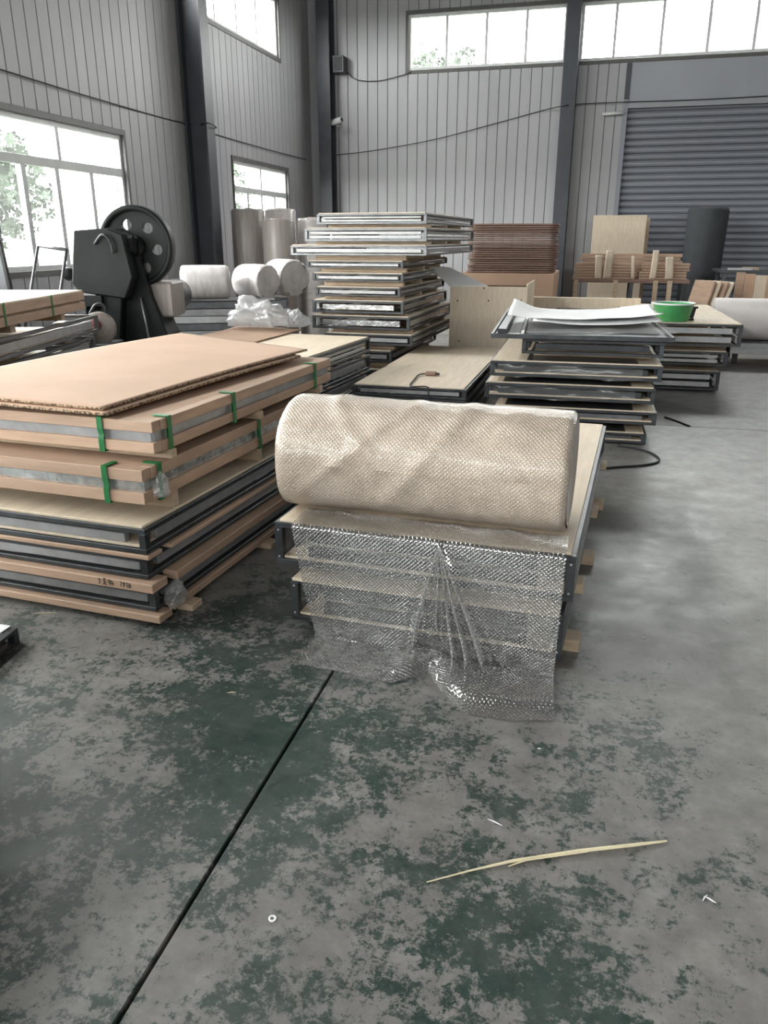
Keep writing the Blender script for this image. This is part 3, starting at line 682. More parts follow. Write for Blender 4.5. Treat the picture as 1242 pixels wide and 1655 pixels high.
# ---- C: low stack with the charger on it
GC = 'panels of the low stack behind the bubble wrap'
RC = R(-.5); PC = (-.94, 6.2)
cz0 = [0.0, .0875, .175, .2625]
for k in range(4):
    framed_panel('%s thin panel of the low plywood-topped stack behind the bubble wrap roll' % nth(3 - k), -1.91, 6.2, cz0[k], .97, 2.6, .083, RC, 'ply_pale' if k == 3 else None, 1, GC, pivot=PC, open_end=.03, base=False, sides=False)
ch = thing('charger', 'small dark charger with cord on the low plywood stack', 'charger', (*pz(697, 606, .362).to_tuple()[:2], .357))
box('body', (-.05, -.03, 0), (.05, .03, .035), 'card_dark', ch, bevel=.008); box('plug', (.05, -.012, .008), (.075, .012, .026), 'black', ch)
q = ch.location
tube('cord', catmull([(-.05, 0, .015), (-.10, -.05, .01), (-.09, -.30, .006), (-.05, -.60, .006), (pz(688, 628, .36).x - q.x, 6.19 - q.y - .015, .004), (pz(688, 628, .36).x - q.x + .015, 6.16 - q.y, -.06), (pz(688, 628, .36).x - q.x + .05, 6.155 - q.y, -.30)], 8), .006, 'black', ch, 6)

# ---- D: long panel stack behind the strapped stack
GD = 'panels of the stack behind the strapped packs'
RD = R(-4); PD = (-2.06, 7.30)
dz = [0, .155, .31, .475]
for k in range(4):
    framed_panel('%s panel of the pale-topped stack between strapped packs and tall stack' % nth(3 - k), -3.08, 5.15, dz[k], 1.02, 2.15, .14 if k < 3 else .13, RD, 'ply' if k == 3 else None, 1 if k < 3 else 2, GD, pivot=PD, open_end=.05, base=False)
    if k < 3:
        for j, y in enumerate((5.3, 6.2, 7.05)):
            if dz[k + 1] - dz[k] - .14 > .012: spacer('%s batten above the %s panel of the pale-topped stack' % (POS[j], nth(3 - k)), (-3.05, y, dz[k] + .14), (-2.05, y + .07, dz[k + 1]), RD, PD)
cardboard('cardboard_sheet', 'dark edged brown cardboard sheet along left edge of the pale-topped stack', [(-3.45, 5.4, .63), (-2.98, 5.3, .628), (-2.88, 7.65, .628), (-3.62, 7.75, .66)], lambda u, v: .02 * (1 - u) * math.sin(v * 5), .008)

# ---- E: tall stack of panels in the middle background
GE = 'panels of the tall stack'
RE = R(-2.0); YE = 8.0; PE = (-1.67, YE)
EP = [(510, 690, 345, 362, 2.5), (490, 690, 369, 390, 2.55), (467, 690, 397, 413, 2.5), (490, 650, 423, 434, 2.1), (500, 650, 443, 456, 2.1), (505, 645, 466, 480, 2.1), (500, 650, 488, 508, 2.1), (500, 660, 513, 534, 2.1), (520, 665, 542, 559, 2.1)]
rows = []
for (xa, xb, ya, yb, L) in EP:
    a = py(xa, (ya + yb) / 2, YE); b = py(xb, (ya + yb) / 2, YE); rows.append((a.x, b.x, py(600, yb, YE).z, py(600, ya, YE).z, L))
rows += [(-3.05, -2.04, .255, .37, 2.1), (-3.05, -2.04, .05, .17, 2.1)]
for k, (xa, xb, z0, z1, L) in enumerate(rows):
    dark = k in (6, 7)
    framed_panel('%s panel of the tall stack below the back wall windows' % nth(k), xa, YE + (.0 if k < 3 else .05), z0, xb - xa, L, z1 - z0, RE, 'ply_pale' if k else 'ply', 2 if k < 2 else 1, GE, rail='steel_grey' if k < 3 else 'steel', bar='foil' if dark else 'alu_light' if k < 3 else 'alu', pivot=PE, open_end=.03 if k not in (7, 6) else .08, base=False)
    zl = rows[k + 1][3] + .011 if k + 1 < len(rows) else 0.0
    if z0 - zl > .012:
        nx = rows[k + 1] if k + 1 < len(rows) else rows[k]
        x0_, x1_ = max(xa, nx[0]) + .05, min(xb, nx[1]) - .01
        for j, y in enumerate((YE + .20, YE + .95, YE + 1.75)):
            spacer('%s batten under the %s panel of the tall stack' % (POS[j], nth(k)), (x0_, y, zl), (x1_, y + .06, z0), RE, PE)

# ---- F: stack with tray, paper and film on top
GF = 'panels of the stack under the white paper'
RF = R(1.0); PF = (.52, 6.10); YF = 6.10
FP = [(842, 1070, .672, .785, 1.9), (793, 1072, .493, .608, 2.0), (786, 1065, .321, .438, 2.0), (800, 1071, .160, .256, 2.0), (815, 1057, .012, .088, 2.0)]
for k, (xa, xb, z0, z1, L) in enumerate(FP):
    a, b = py(xa, 600, YF).x, py(xb, 600, YF).x
    fp_ = framed_panel('%s dark panel of the stack under the tray with white paper' % ('topmost' if k == 0 else ORD[k] + ' from top'), a, YF, z0, b - a, L, z1 - z0, RF, 'ply_pale', 1, GF, pivot=PF, open_end=.07, bar='steel' if k in (0, 1, 2) else 'steel_grey', bar_in=.026, base=k > 0)
    u0_ = (0, .20, .09, .06, .06)[k]
    if k:
        w_ = b - a; box('protective_sheet', (w_ * u0_ + .02, .012, z1 - z0 + .0102), (w_ * .86, L - .03, z1 - z0 + .0125), 'steel', fp_)
    zl = FP[k + 1][3] + .014 if k < 4 else 0
    if z0 - zl > .008:
        for j, y in enumerate((YF + .28, YF + 1.0, YF + 1.7)): spacer('%s batten under the %s panel of the white paper stack' % (POS[j], nth(k)), (max(a, -.72) + .08, y, zl), (b - .06, y + .07, z0), RF, PF)
for k, zz in ((1, .50), (2, .33)):
    a = py(FP[k][0], 600, YF).x + .06
    f = lambda u, v, a=a, zz=zz: (a + 1.08 * u, YF - .012 - .01 * noise.noise(Vector((u * 8, v * 3, zz * 9))), zz + .085 * v + .014 * math.sin(u * 9 + zz * 20) * (1 - v))
    tag(sheet('plastic_film', f, 40, 6, 'thin_film'), 'sagging clear film strip on front of %s panel, white paper stack' % ('second' if k == 1 else 'third'), 'film')
ta = py(794, 548, YF - .12).x; tb = py(1094, 546, YF - .12).x
def tray():
    o = thing('steel_tray', 'grey steel tray panel topping the stack, with white paper on it', 'tray', (ta, YF - .14, .7955), R(3))
    W, L = tb - ta, 2.35
    box('plate', (.02, .02, .003), (W - .02, L - .02, .012), 'steel_grey', o)
    box('front_lip', (0, 0, 0), (W, .02, .034), 'steel', o); box('back_lip', (0, L - .02, 0), (W, L, .034), 'steel', o)
    box('side_lip', (0, .02, 0), (.02, L - .02, .034), 'steel_grey', o); box('side_lip', (W - .02, .02, 0), (W, L - .02, .034), 'steel_grey', o)
    box('angle_bar', (.05, .03, .0125), (.11, 1.9, .065), 'steel_grey', o); box('angle_bar', (.13, .03, .0125), (.21, 1.5, .022), 'alu_light', o); box('angle_bar', (.22, .03, .0125), (.245, 1.3, .038), 'alu_light', o)
    box('bar_end_cap', (.048, .022, .0125), (.112, .03, .068), 'black', o)
    def fil(u, v): return (.26 + (W - .24) * u, .04 + (L - .1) * v, .040 + .012 * noise.noise(Vector((u * 5, v * 7, 2))) + .02 * u * u)
    f = sheet('plastic_film', fil, 30, 30, 'clear_film'); 
    for v in f.data.vertices: v.co = o.matrix_basis @ v.co
    tag(f, 'clear plastic film spread over the steel tray under the paper', 'film')
    def pap(u, v): return (.10 + (W - .12) * u, .42 + .95 * v + .18 * u, .095 + .045 * (2 * u - 1) ** 2 + .012 * noise.noise(Vector((u * 4, v * 5, 7))) + .012 * math.sin(v * 6 + u * 2) + (.06 * math.exp(-(u / .12) ** 2) * v))
    f = sheet('paper_sheet', pap, 40, 26, 'paper', thick=.002)
    for v in f.data.vertices: v.co = o.matrix_basis @ v.co
    tag(f, 'large white wrinkled paper sheet curling on the steel tray', 'paper')
    def pap2(u, v): return (.30 + (W - .33) * u, .34 + .5 * v + .18 * u, .072 + .03 * (2 * u - 1) ** 2 + .008 * noise.noise(Vector((u * 4, v * 5, 3))))
    f = sheet('paper_sheet', pap2, 30, 16, 'paper', thick=.002)
    for v in f.data.vertices: v.co = o.matrix_basis @ v.co
    tag(f, 'second white paper sheet peeking out under the large one', 'paper')
tray()

# ---- G: stack with the green tub
GG = 'panels of the stack with the green tub'
YG = 8.57; RG = R(0.5); PG = (1.37, YG)
GP = [(1196, .471, .690, 'ply'), (1178, .272, .415, 'ply_pale'), (1170, .02, .215, 'ply_pale')]
for k, (xb, z0, z1, dk) in enumerate(GP):
    b = py(xb, 570, YG).x; a = b - 1.15
    framed_panel('%s silver-barred panel of the stack carrying the green tub' % ('topmost', 'middle', 'lowest')[k], a, YG, z0, 1.15, 2.5, z1 - z0, RG, dk, 2, GG, pivot=PG, open_end=.06, base=False, bar='alu_light')
    zl = GP[k + 1][2] + .011 if k < 2 else 0
    for j, y in enumerate((YG + .3, YG + 1.2, YG + 2.1)): spacer('%s batten under the %s panel of the green tub stack' % (POS[j], ('topmost', 'middle', 'lowest')[k]), (a + .05, y, zl), (b - .08, y + .07, z0), RG, PG)
t = thing('plastic_tub', 'green plastic tub beside the white paper on the right stack', 'tub', (*pz(1086, 518, .702).to_tuple()[:2], .7005), R(10))
revolve('body', [(0, 0), (.15, 0), (.165, .01), (.20, .16), (.215, .165), (.215, .175), (.195, .175), (.155, .02), (0, .015)], 'green', t, seg=36)
revolve('rim', [(.205, .168), (.222, .168), (.222, .184), (.205, .184), (.205, .168)], 'white_frame', t, seg=36)
c = pz(1117, 518, .70); o = thing('clamp', 'small black clamp standing right of the green tub', 'clamp', (c.x, c.y, .7005), R(20))
box('jaw', (-.025, -.02, 0), (.025, .02, .02), 'black', o); box('stem', (-.01, -.012, .02), (.03, .012, .13), 'black', o, (0, R(12), 0)); box('lever', (-.005, -.01, .12), (.06, .01, .14), 'black', o)

# ---- H: pale roll on its low platform at the right edge
hp = py(1178, 585, 10.72)
o = thing('low_platform', 'low grey steel platform under the pale foam roll', 'platform', (hp.x, 10.72, 0))
box('top', (0, 0, .20), (2.2, .75, .265), 'alu', o); box('skirt', (0, .002, .13), (2.2, .03, .20), 'alu_light', o)
for X in (.05, 1.1, 2.1):
    for Y in (.06, .64): box('foot', (X, Y, 0), (X + .06, Y + .06, .20), 'black', o)
o = thing('foam_roll', 'pale grey foam roll lying on the platform at the right edge', 'roll', (hp.x - .22, 11.09, .266 + .262))
rp = [(.04, .02), (.10, .004), (.14, .012), (.18, .002), (.22, .010), (.25, .004), (.262, .02), (.262, 2.0), (.25, 2.02), (.04, 2.0)]
revolve('body', rp, 'foam', o, rot=(0, R(90), 0), seg=48); revolve('core_tube', [(.030, 0), (.04, 0), (.04, 2.02), (.030, 2.02), (.030, 0)], 'card', o, rot=(0, R(90), 0), seg=20)

# ---- I: plywood crate and beam
YI = 9.2; xa, xb = py(727, 510, YI).x, py(851, 510, YI).x; zt_ = py(790, 463, YI).z
o = thing('plywood_crate', 'open pale plywood crate with screw marks beside the tall stack', 'crate', (xa, YI, 0))
W, L = xb - xa, 1.05
box('front_board', (0, 0, 0), (W, .018, zt_), 'ply_pale', o); box('back_board', (0, L - .018, 0), (W, L, zt_ - .04), 'card_dark', o)
box('side_board', (0, .018, 0), (.018, L - .018, zt_), 'ply_pale', o); box('side_board', (W - .018, .018, 0), (W, L - .018, zt_ + .03), 'ply', o); box('floor_board', (.018, .018, .02), (W - .018, L - .018, .04), 'ply_pale', o)
for sx, sz in ((740, 486), (790, 486), (843, 486), (742, 551), (783, 466)):
    p = py(sx, sz, YI); cbox('screw', (p.x - xa, -.003, p.z), (.012, .006, .022), 'ink', o)
fa = [py(728, 463, YI - .01), py(789, 463, YI - .01), py(726, 433, YI + .3), py(694, 433, YI + .3)]
bm = bmesh.new(); vs = [bm.verts.new(p) for p in fa]; bm.faces.new(vs); o = finish(bm, 'crate_lid', 'paper'); md = o.modifiers.new('t', 'SOLIDIFY'); md.thickness = .012; tag(o, 'loose pale lid board tilted over the left end of the crate', 'board')  # lid coloured white to stand for its lit top face
pa, pb = py(853, 480, 10.6), py(1037, 480, 10.6)
o = thing('sawhorse_beam', 'long pale timber beam on trestles behind the white paper stack', 'beam', (pa.x, 10.6, 0))
box('beam', (0, 0, pa.z - .13), (pb.x - pa.x, .12, pa.z), 'ply', o)
for X in (.15, pb.x - pa.x - .2):
    box('trestle_leg', (X, -.02, 0), (X + .05, .14, pa.z - .13), 'pine', o)

# ---- J: brown hardboard stack
YJ = 12.0; ja, jb = py(757, 400, YJ).x, py(898, 400, YJ).x
o = thing('cardboard_box', 'orange-brown cardboard box under the dark hardboard stack', 'box', (ja - .1, YJ - .02, 0))
W = jb - ja + .12; H_ = py(800, 441, YJ).z
box('body', (0, 0, 0), (W, 1.5, H_ - .01), 'card', o, bevel=.01); box('top_flap', (0.01, .01, H_ - .01), (W - .01, .745, H_ - .002), 'card', o); box('top_flap', (0.01, .755, H_ - .01), (W - .01, 1.49, H_ - .002), 'card', o); box('tape', (W * .0 + .02, .70, H_ - .002), (W - .02, .80, H_ - .001), 'board', o)
ztop = py(820, 361, YJ).z; n = 22; hz_ = (ztop - H_) / n
for k in range(n):
    j = random.uniform(-.02, .02); b_ = .035 * math.sin(k * .9)
    def f(u, v, j=j, z=H_ + k * hz_): return (ja + j + (jb - ja) * u, YJ + .03 + .9 * v + j, z + hz_ * .86 + .002 * math.sin(u * 3.1 + j * 60))
    o = sheet('hardboard_sheet', f, 12, 2, 'card_dark', thick=hz_ * .72)
    tag(o, '%s dark brown hardboard sheet in the stack on the cardboard box' % nth(n - 1 - k), 'hardboard', 'brown hardboard sheets')

# ---- K: workbench with slat bundles, boards and rolls at the shutter
YK = 13.2; ka, kb = py(925, 452, YK).x, py(1116, 452, YK).x; kz = py(1020, 452, YK).z
o = thing('workbench', 'long dark workbench loaded with slat bundles before the shutter', 'workbench', (ka, YK, 0))
W = kb - ka
box('top', (0, 0, kz - .05), (W, .9, kz), 'card_dark', o)
for X in (.03, W * .5, W - .09):
    for Y in (.05, .8): box('leg', (X, Y, 0), (X + .06, Y + .06, kz - .05), 'steel', o)
box('lower_shelf', (.03, .05, .30), (W - .03, .85, .33), 'pine', o)
def slat_bundle(label, x0, x1, y0, z0, nz, sh):
    for r_ in range(nz):
        jx = random.uniform(-.02, .02)
        s = box('timber_length', (x0 + jx, y0, z0 + r_ * sh), (x1 + jx, y0 + .11, z0 + r_ * sh + sh - .008), 'board')
        tag(s, '%s timber length of the %s' % ('lowest' if r_ == 0 else ORD[r_] + ' lowest', label), 'slat', 'slats stacked on the workbench')
k1 = py(938, 400, YK); k2 = py(1046, 400, YK); k3 = py(1108, 400, YK)
slat_bundle('long back pile on workbench', k1.x + .03, kb - .12, YK + .45, kz, 7, .055)
slat_bundle('left front pile on workbench', ka + .02, py(1032, 430, YK).x, YK + .2, kz, 6, .042)
slat_bundle('right front pile on workbench', py(1038, 430, YK).x, kb - .02, YK + .2, kz, 6, .042)
for k, (x0, x1, y0, y1, lb) in enumerate(((960, 974, 413, 448, 'leftmost'), (977, 994, 405, 446, 'second'), (1018, 1027, 414, 450, 'narrow third'), (1052, 1067, 405, 448, 'fourth'), (1073, 1090, 416, 450, 'rightmost'))):
    a, b = py(x0, y1, YK + .12), py(x1, y0, YK + .12)
    def f(u, v, a=a, b=b, k=k): return (a.x + (b.x - a.x) * u + .02 * (1 - v) * (1 if k % 2 == 0 else -1), YK + .10 - .03 * math.sin(v * math.pi) + .07 * v * v, kz + .004 + (b.z - kz) * v)
    tag(sheet('veneer_strip', f, 4, 14, 'ply_pale', thick=.008), '%s curved veneer strip leaning against the slat piles' % lb, 'strip', 'veneer strips on the workbench')
for k, (x, y0, y1) in enumerate(((932, 452, 482), (996, 452, 482), (1061, 452, 482), (1083, 460, 484))):
    p = py(x, y0, YK - .06)
    s = box('timber_post', (p.x - .035, YK - .09, 0), (p.x + .035, YK - .03, kz - .01), 'pine'); tag(s, '%s pale timber post standing against the workbench front' % ('leftmost', 'second', 'third', 'rightmost')[k], 'post', 'timber posts at the workbench')
a, b = py(960, 350, 14.9), py(1048, 350, 14.9)
o = link('plywood_board', box_mesh(b.x - a.x, .03, a.z + .02, 'ply_pale', .004), None, ((a.x + b.x) / 2, 15.1, (a.z + .02) / 2 + .01), (R(-5), 0, 0)); tag(o, 'tall plywood board leaning behind the workbench', 'board')
a2 = py(1054, 352, 15.1)
o = link('plywood_board', box_mesh(.5, .03, a2.z, 'pine', .004), None, (a2.x - .25, 15.42, a2.z / 2 + .01), (R(-5), 0, 0)); tag(o, 'second plywood board just behind the tall one', 'board')
a, b = py(1117, 335, 14.6), py(1186, 335, 14.6); r_ = (b.x - a.x) / 2
o = thing('felt_roll', 'tall dark grey felt roll standing against the shutter', 'roll', ((a.x + b.x) / 2, 15.0, 0))
revolve('body', [(.05, .01), (r_ * .93, .0), (r_, .03), (r_ * .98, 1.0), (r_, a.z - .05), (r_ * .96, a.z), (r_ * .7, a.z - .01), (r_ * .4, a.z + .004), (.05, a.z - .01)], 'dark_roll', o, seg=32, wob=.05)
revolve('core_tube', [(.035, .0), (.05, .0), (.05, a.z + .02), (.035, a.z + .02), (.035, 0)], 'card_dark', o, seg=16)
# leaning boards and table on the right
for k, (x, tilt, mt) in enumerate(((1142, 14, 'board'), (1150, 16, 'ply_pale'), (1160, 18, 'board'), (1168, 19, 'ply_pale'))):
    p = py(x, 456, 12.3)
    o = link('leaning_board', box_mesh(.03, .5, p.z + .02, mt, .004), None, (p.x - .10, 12.35, (p.z + .02) / 2 + .01), (0, R(tilt), R(25))); tag(o, '%s of the boards leaning between workbench and right table' % ('leftmost', 'second', 'third', 'rightmost')[k], 'board', 'boards leaning at the right table')
ta_, tz = py(1165, 437, 13.0).x, py(1200, 437, 13.0).z
o = thing('work_table', 'cluttered work table at the right edge before the shutter', 'table', (ta_, 13.0, 0))
box('top', (0, 0, tz - .04), (1.9, .9, tz), 'steel', o)
for X in (.05, 1.8):
    for Y in (.06, .78): box('leg', (X, Y, 0), (X + .05, Y + .05, tz - .04), 'steel', o)
for k, (x, wpx, mt) in enumerate(((1192, 14, 'board'), (1206, 16, 'card'), (1222, 22, 'ply_pale'), (1240, 30, 'board'))):
    p = py(x, 440, 12.85); q_ = py(x + wpx, 440, 12.85)
    s = box('upright_board', (p.x, 12.84 - .04 * k, 0), (q_.x, 12.87 - .04 * k, p.z - .02 * k), mt); tag(s, '%s upright board standing before the right table' % ('leftmost', 'second', 'third', 'rightmost')[k], 'board', 'boards standing before the right table')
for k in range(4):
    x = ta_ + .12 + k * .22
    s = tag(box('metal_offcut', (x, 13.1 + .1 * (k % 2), tz + .0), (x + .34, 13.16 + .1 * (k % 2), tz + .03 + .012 * k), ('alu_light', 'pine', 'steel_grey', 'pine')[k]), '%s offcut lying on the right work table' % ('leftmost pale', 'second wooden', 'third grey', 'rightmost wooden')[k], 'offcut')

# ---- L: left background: press, bar pile, rolls, wood stack, saw
PX, PY_ = -4.29, 7.0
o = thing('flywheel_press', 'black-green mechanical press with a big holed flywheel by the window', 'press', (PX, PY_, 0), R(14)); o.scale = (.93, .93, .975)
# flywheel with six round holes: filled 2D curve converted to a mesh
cu = bpy.data.curves.new('wheel', 'CURVE'); cu.dimensions = '2D'; cu.fill_mode = 'BOTH'; cu.extrude = .035; cu.bevel_depth = .004
def circ(c, r, n=40):
    s = cu.splines.new('POLY'); s.points.add(n - 1)
    for k in range(n): s.points[k].co = (c[0] + r * math.cos(2 * math.pi * k / n), c[1] + r * math.sin(2 * math.pi * k / n), 0, 1)
    s.use_cyclic_u = True
RW = .375; circ((0, 0), RW - .01, 64)
for k in range(6): circ((.215 * math.cos(R(-8 + 60 * k)), .215 * math.sin(R(-8 + 60 * k))), .056, 24)
tmp = bpy.data.objects.new('tmp', cu); COL.objects.link(tmp); wm = bpy.data.meshes.new_from_object(tmp.evaluated_get(bpy.context.evaluated_depsgraph_get())); bpy.data.objects.remove(tmp)
wm.materials.clear(); wm.materials.append(M['press'])
wc = (0, -.05, 1.475); wr = (R(90), 0, 0)
fwl = link('flywheel', wm, o, wc, wr)
fr_ = revolve('flywheel_rim', [(RW - .05, -.075), (RW, -.075), (RW + .004, -.06), (RW + .004, .06), (RW, .075), (RW - .05, .075), (RW - .055, 0), (RW - .05, -.075)], 'press', fwl, (0, 0, 0), (0, 0, 0), 64)
revolve('hub', [(0, -.10), (.05, -.10), (.07, -.08), (.10, -.05), (.10, .10), (0, .10)], 'press', fwl, (0, 0, .05), (0, 0, 0), 28)
def wedge(name, pts, y0, y1, mat, par):
    bm = bmesh.new(); A_ = [bm.verts.new((x, y0, z)) for x, z in pts]; B_ = [bm.verts.new((x, y1, z)) for x, z in pts]; n = len(pts)
    bm.faces.new(A_); bm.faces.new(B_[::-1])
    for k in range(n): bm.faces.new((A_[k], A_[(k + 1) % n], B_[(k + 1) % n], B_[k]))
    bmesh.ops.bevel(bm, geom=bm.edges[:], offset=.012, segments=1, affect='EDGES'); return finish(bm, name, mat, par)
wedge('head', [(-.58, 1.15), (-.52, 1.06), (-.06, 1.00), (.04, 1.20), (-.02, 1.58), (-.16, 1.64), (-.50, 1.62)], -.42, .05, 'press', o)
wedge('frame', [(-.58, 0), (.32, 0), (.28, .62), (.14, 1.0), (.06, 1.40), (-.18, 1.5), (-.40, 1.2), (-.56, .90)], -.20, .26, 'press', o)
wedge('side_cheek', [(-.42, .55), (-.18, .55), (-.10, 1.1), (-.30, 1.15)], -.36, -.20, 'press', o)
box('bolster_table', (-.72, -.42, .93), (-.30, .16, 1.03), 'press', o); box('bolster_plate', (-.70, -.40, 1.03), (-.36, .10, 1.05), 'alu', o)
box('base', (-.62, -.40, 0), (.36, .42, .10), 'press', o, bevel=.01)
box('motor_mount', (.02, -.10, .80), (.34, .36, 1.14), 'film_brown', o, bevel=.02); revolve('motor', [(0, 0), (.15, 0), (.16, .02), (.16, .34), (.12, .38), (0, .38)], 'steel', o, (.17, .37, .98), (R(-90), 0, 0), 24)
revolve('knob', [(0, -.05), (.05, -.045), (.065, 0), (.05, .045), (0, .05)], 'press', o, (-.69, -.2, 1.22), (R(90), 0, 0), 20)
tube('lever', catmull([(-.30, -.43, 1.50), (-.20, -.47, 1.58), (-.13, -.47, 1.52), (-.12, -.45, 1.42)], 6), .014, 'steel', o)
tube('control_rod', [(.04, -.24, 1.0), (.10, -.26, .55)], .012, 'alu', o)
box('bearing_cap', (-.14, -.30, 1.40), (.06, -.17, 1.58), 'press', o, bevel=.03)

# bundle of aluminium profiles, each bar separate
BX, BY, BR = -4.86, 8.25, R(26)
o = thing('trestle', 'dark low rack carrying the aluminium profile bundle', 'rack', (BX, BY, 0), BR)
for X in (.18, 1.1):
    box('crossbar', (X, 0, .34), (X + .07, .80, .40), 'steel', o)
    for Y in (.02, .72): box('leg', (X + .01, Y, 0), (X + .06, Y + .06, .34), 'steel', o)
for r_ in range(5):
    for c_ in range(8):
        i = random.uniform(-.07, .05); mt = ('alu', 'alu_light', 'steel_grey')[(r_ * 5 + c_ * 3) % 3]
        v = Matrix.Rotation(BR, 3, 'Z') @ Vector((.72 + i * .6, .05 + c_ * .098, 0))
        z = .401 + r_ * .083
        s = cbox('aluminium_profile', (BX + v.x, BY + v.y, z + .039), (1.54 + i, .088, .076), mt, None, (0, 0, BR), .004)
        tag(s, 'aluminium profile in bundle under white film rolls, %s layer, %s from front' % (('bottom', 'second', 'third', 'fourth', 'top')[r_], ('first', 'second', 'third', 'fourth', 'fifth', 'sixth', 'seventh', 'eighth')[c_]), 'profile', 'aluminium profiles in the bundle')
bt = .401 + 5 * .083
for k in range(7):
    v = Matrix.Rotation(BR, 3, 'Z') @ Vector((-.06 - .03 * random.random(), .03 + .08 * k, 0))
    bag_blob('foil_wrap', '%s crumpled foil wrap on left end of the profile bundle' % ('nearest', 'second', 'third', 'fourth', 'fifth', 'sixth', 'furthest')[k], (BX + v.x, BY + v.y, .50 + .25 * random.random()), (.05, .05, .075), k * 2.3, 'foil', .5, 'foil')
v = Matrix.Rotation(BR, 3, 'Z') @ Vector((.60, .12, 0))
tag(cbox('aluminium_strip', (BX + v.x - .05, BY + v.y, bt + .012), (1.55, .16, .022), 'alu_light', None, (0, 0, BR), .003), 'long bright aluminium strip lying on top of the profile bundle', 'strip')
def film_roll(label, c, L, r, rz, mat='film', tilt=0):
    o = thing('film_roll', label, 'roll', c, rz, 'film-wrapped rolls on the profile bundle')
    revolve('body', [(r * .9, .0), (r * .985, .02), (r, .06), (r * 1.01, L * .5), (r, L - .06), (r * .985, L - .02), (r * .9, L)], mat, o, (0, 0, r), (0, R(90), 0), 36, .03, 4)
    for s, h in ((-1, 0), (1, L)): revolve('crumpled_end', [(0, s * -.02 + h), (r * .2, s * .012 + h), (r * .4, s * -.006 + h), (r * .6, s * .014 + h), (r * .8, h + s * .0), (r * .9, h)], mat, o, (0, 0, r), (0, R(90), 0), 36, .16, 5)
p = Vector((-4.66, 8.44, bt + .024)); film_roll('short fat white film-wrapped roll nearest the flywheel', p, .54, .19, R(30), 'film')
p = Vector((-4.20, 9.13, bt + .004)); film_roll('middle grey film-wrapped roll on the profile bundle', p, .46, .20, R(-25), 'film')
p = Vector((-4.0, 9.72, bt + .004)); film_roll('rightmost film-wrapped roll propped by the tall stack', p, .46, .225, R(-38), 'film')
def stand_roll(label, x, y, r, h, mat):
    o = thing('standing_roll', label, 'roll', (x, y, 0), random.random(), 'film rolls standing by the left wall')
    revolve('body', [(.06, .01), (r * .95, .0), (r, .03), (r * .985, h * .3), (r * 1.01, h * .7), (r, h - .03), (r * .93, h), (r * .7, h - .015), (r * .45, h + .01), (.06, h)], mat, o, seg=36, wob=.05, wscale=2)
    revolve('core_tube', [(.045, .0), (.06, .0), (.06, h + .02), (.045, h + .02), (.045, 0)], 'card', o, seg=16)
stand_roll('tall brownish standing film roll below the small window', -5.15, 11.50, .25, 1.93, 'film_brown')
stand_roll('pale standing film roll behind the tall brownish one', -4.90, 12.15, .25, 1.95, 'film')
stand_roll('brownish standing film roll in the middle of the group', -4.58, 11.30, .24, 1.78, 'film_brown')
stand_roll('pinkish pale standing film roll before the small window', -4.22, 11.75, .22, 1.80, 'film')
stand_roll('rightmost slim pale standing film roll beside the tall stack', -3.85, 12.2, .22, 1.85, 'film')
bag_blob('plastic_bag', 'large cloudy plastic bag slumped against the profile bundle', (-3.32, 7.50, .76), (.27, .17, .17), 1.7, 'bag', .5, 'plastic bag', 2.6)
bag_blob('plastic_bag', 'smaller cloudy plastic bag beside the tall stack', (-2.98, 7.72, .70), (.11, .10, .10), 8.2, 'bag', .5, 'plastic bag')

# wooden crated stack at the left edge
LW = R(14); PLW = (pz(133, 470, 1.1).x, pz(133, 470, 1.1).y)
GL = 'layers of the stack at the left edge'
def lloc(x, y):
    v = Matrix.Rotation(LW, 3, 'Z') @ Vector((x, y, 0)); return PLW[0] + v.x, PLW[1] + v.y
x, y = lloc(-1.0, -2.4)
o = thing('crated_pack', 'wooden-edged pack on top of the stack at the left edge', 'package', (x, y, .955), LW)
box('core', (.02, .02, .01), (.98, 2.38, .135), 'pine', o); box('lid', (-.005, -.005, .138), (1.0, 2.4, .152), 'ply', o)
for za, zb in ((0, .06), (.075, .137)):
    box('edge_board', (.975, 0, za), (1.01, 2.4, zb), 'board', o); box('edge_board', (-.01, 0, za), (.025, 2.4, zb), 'board', o)
    box('edge_board', (.026, 2.37, za), (.974, 2.405, zb), 'board', o); box('edge_board', (.026, -.005, za), (.974, .03, zb), 'board', o)
for Y in (1.0, 1.75): box('strap', (1.011, Y, -.003), (1.015, Y + .022, .153), 'strap', o)
for k, (z0, h, dx, dy) in enumerate(((.76, .135, .03, .15), (.57, .15, .0, .10), (.36, .15, -.02, .0), (.16, .15, .02, .05))):
    x, y = lloc(-1.0 + dx, -2.4 + dy)
    framed_panel('%s aluminium-sided panel under the wooden-edged pack at left edge' % ('topmost', 'second', 'third', 'lowest')[k], x, y, z0, 1.02, 2.4, h, LW, None, 1, GL, rail='steel_grey', bar='alu', base=True)
    zu = .955 if k == 0 else (.76, .57, .36)[k - 1]
    for j, yy in enumerate((-2.0, -1.2, -.35)):
        x, y = lloc(-.5, yy); tag(link('wooden_batten', box_mesh(.92, .07, zu - z0 - h, 'pine', .003), None, (x, y, (zu + z0 + h) / 2), (0, 0, LW)), '%s batten above the %s panel at the left edge' % (POS[j], ('topmost', 'second', 'third', 'lowest')[k]), 'batten')
for j, yy in enumerate((-2.0, -1.2, -.35)):
    x, y = lloc(-.5, yy); tag(link('wooden_batten', box_mesh(.92, .09, .16, 'pine', .003), None, (x, y, .08), (0, 0, LW)), '%s floor batten of the stack at the left edge' % POS[j], 'batten')
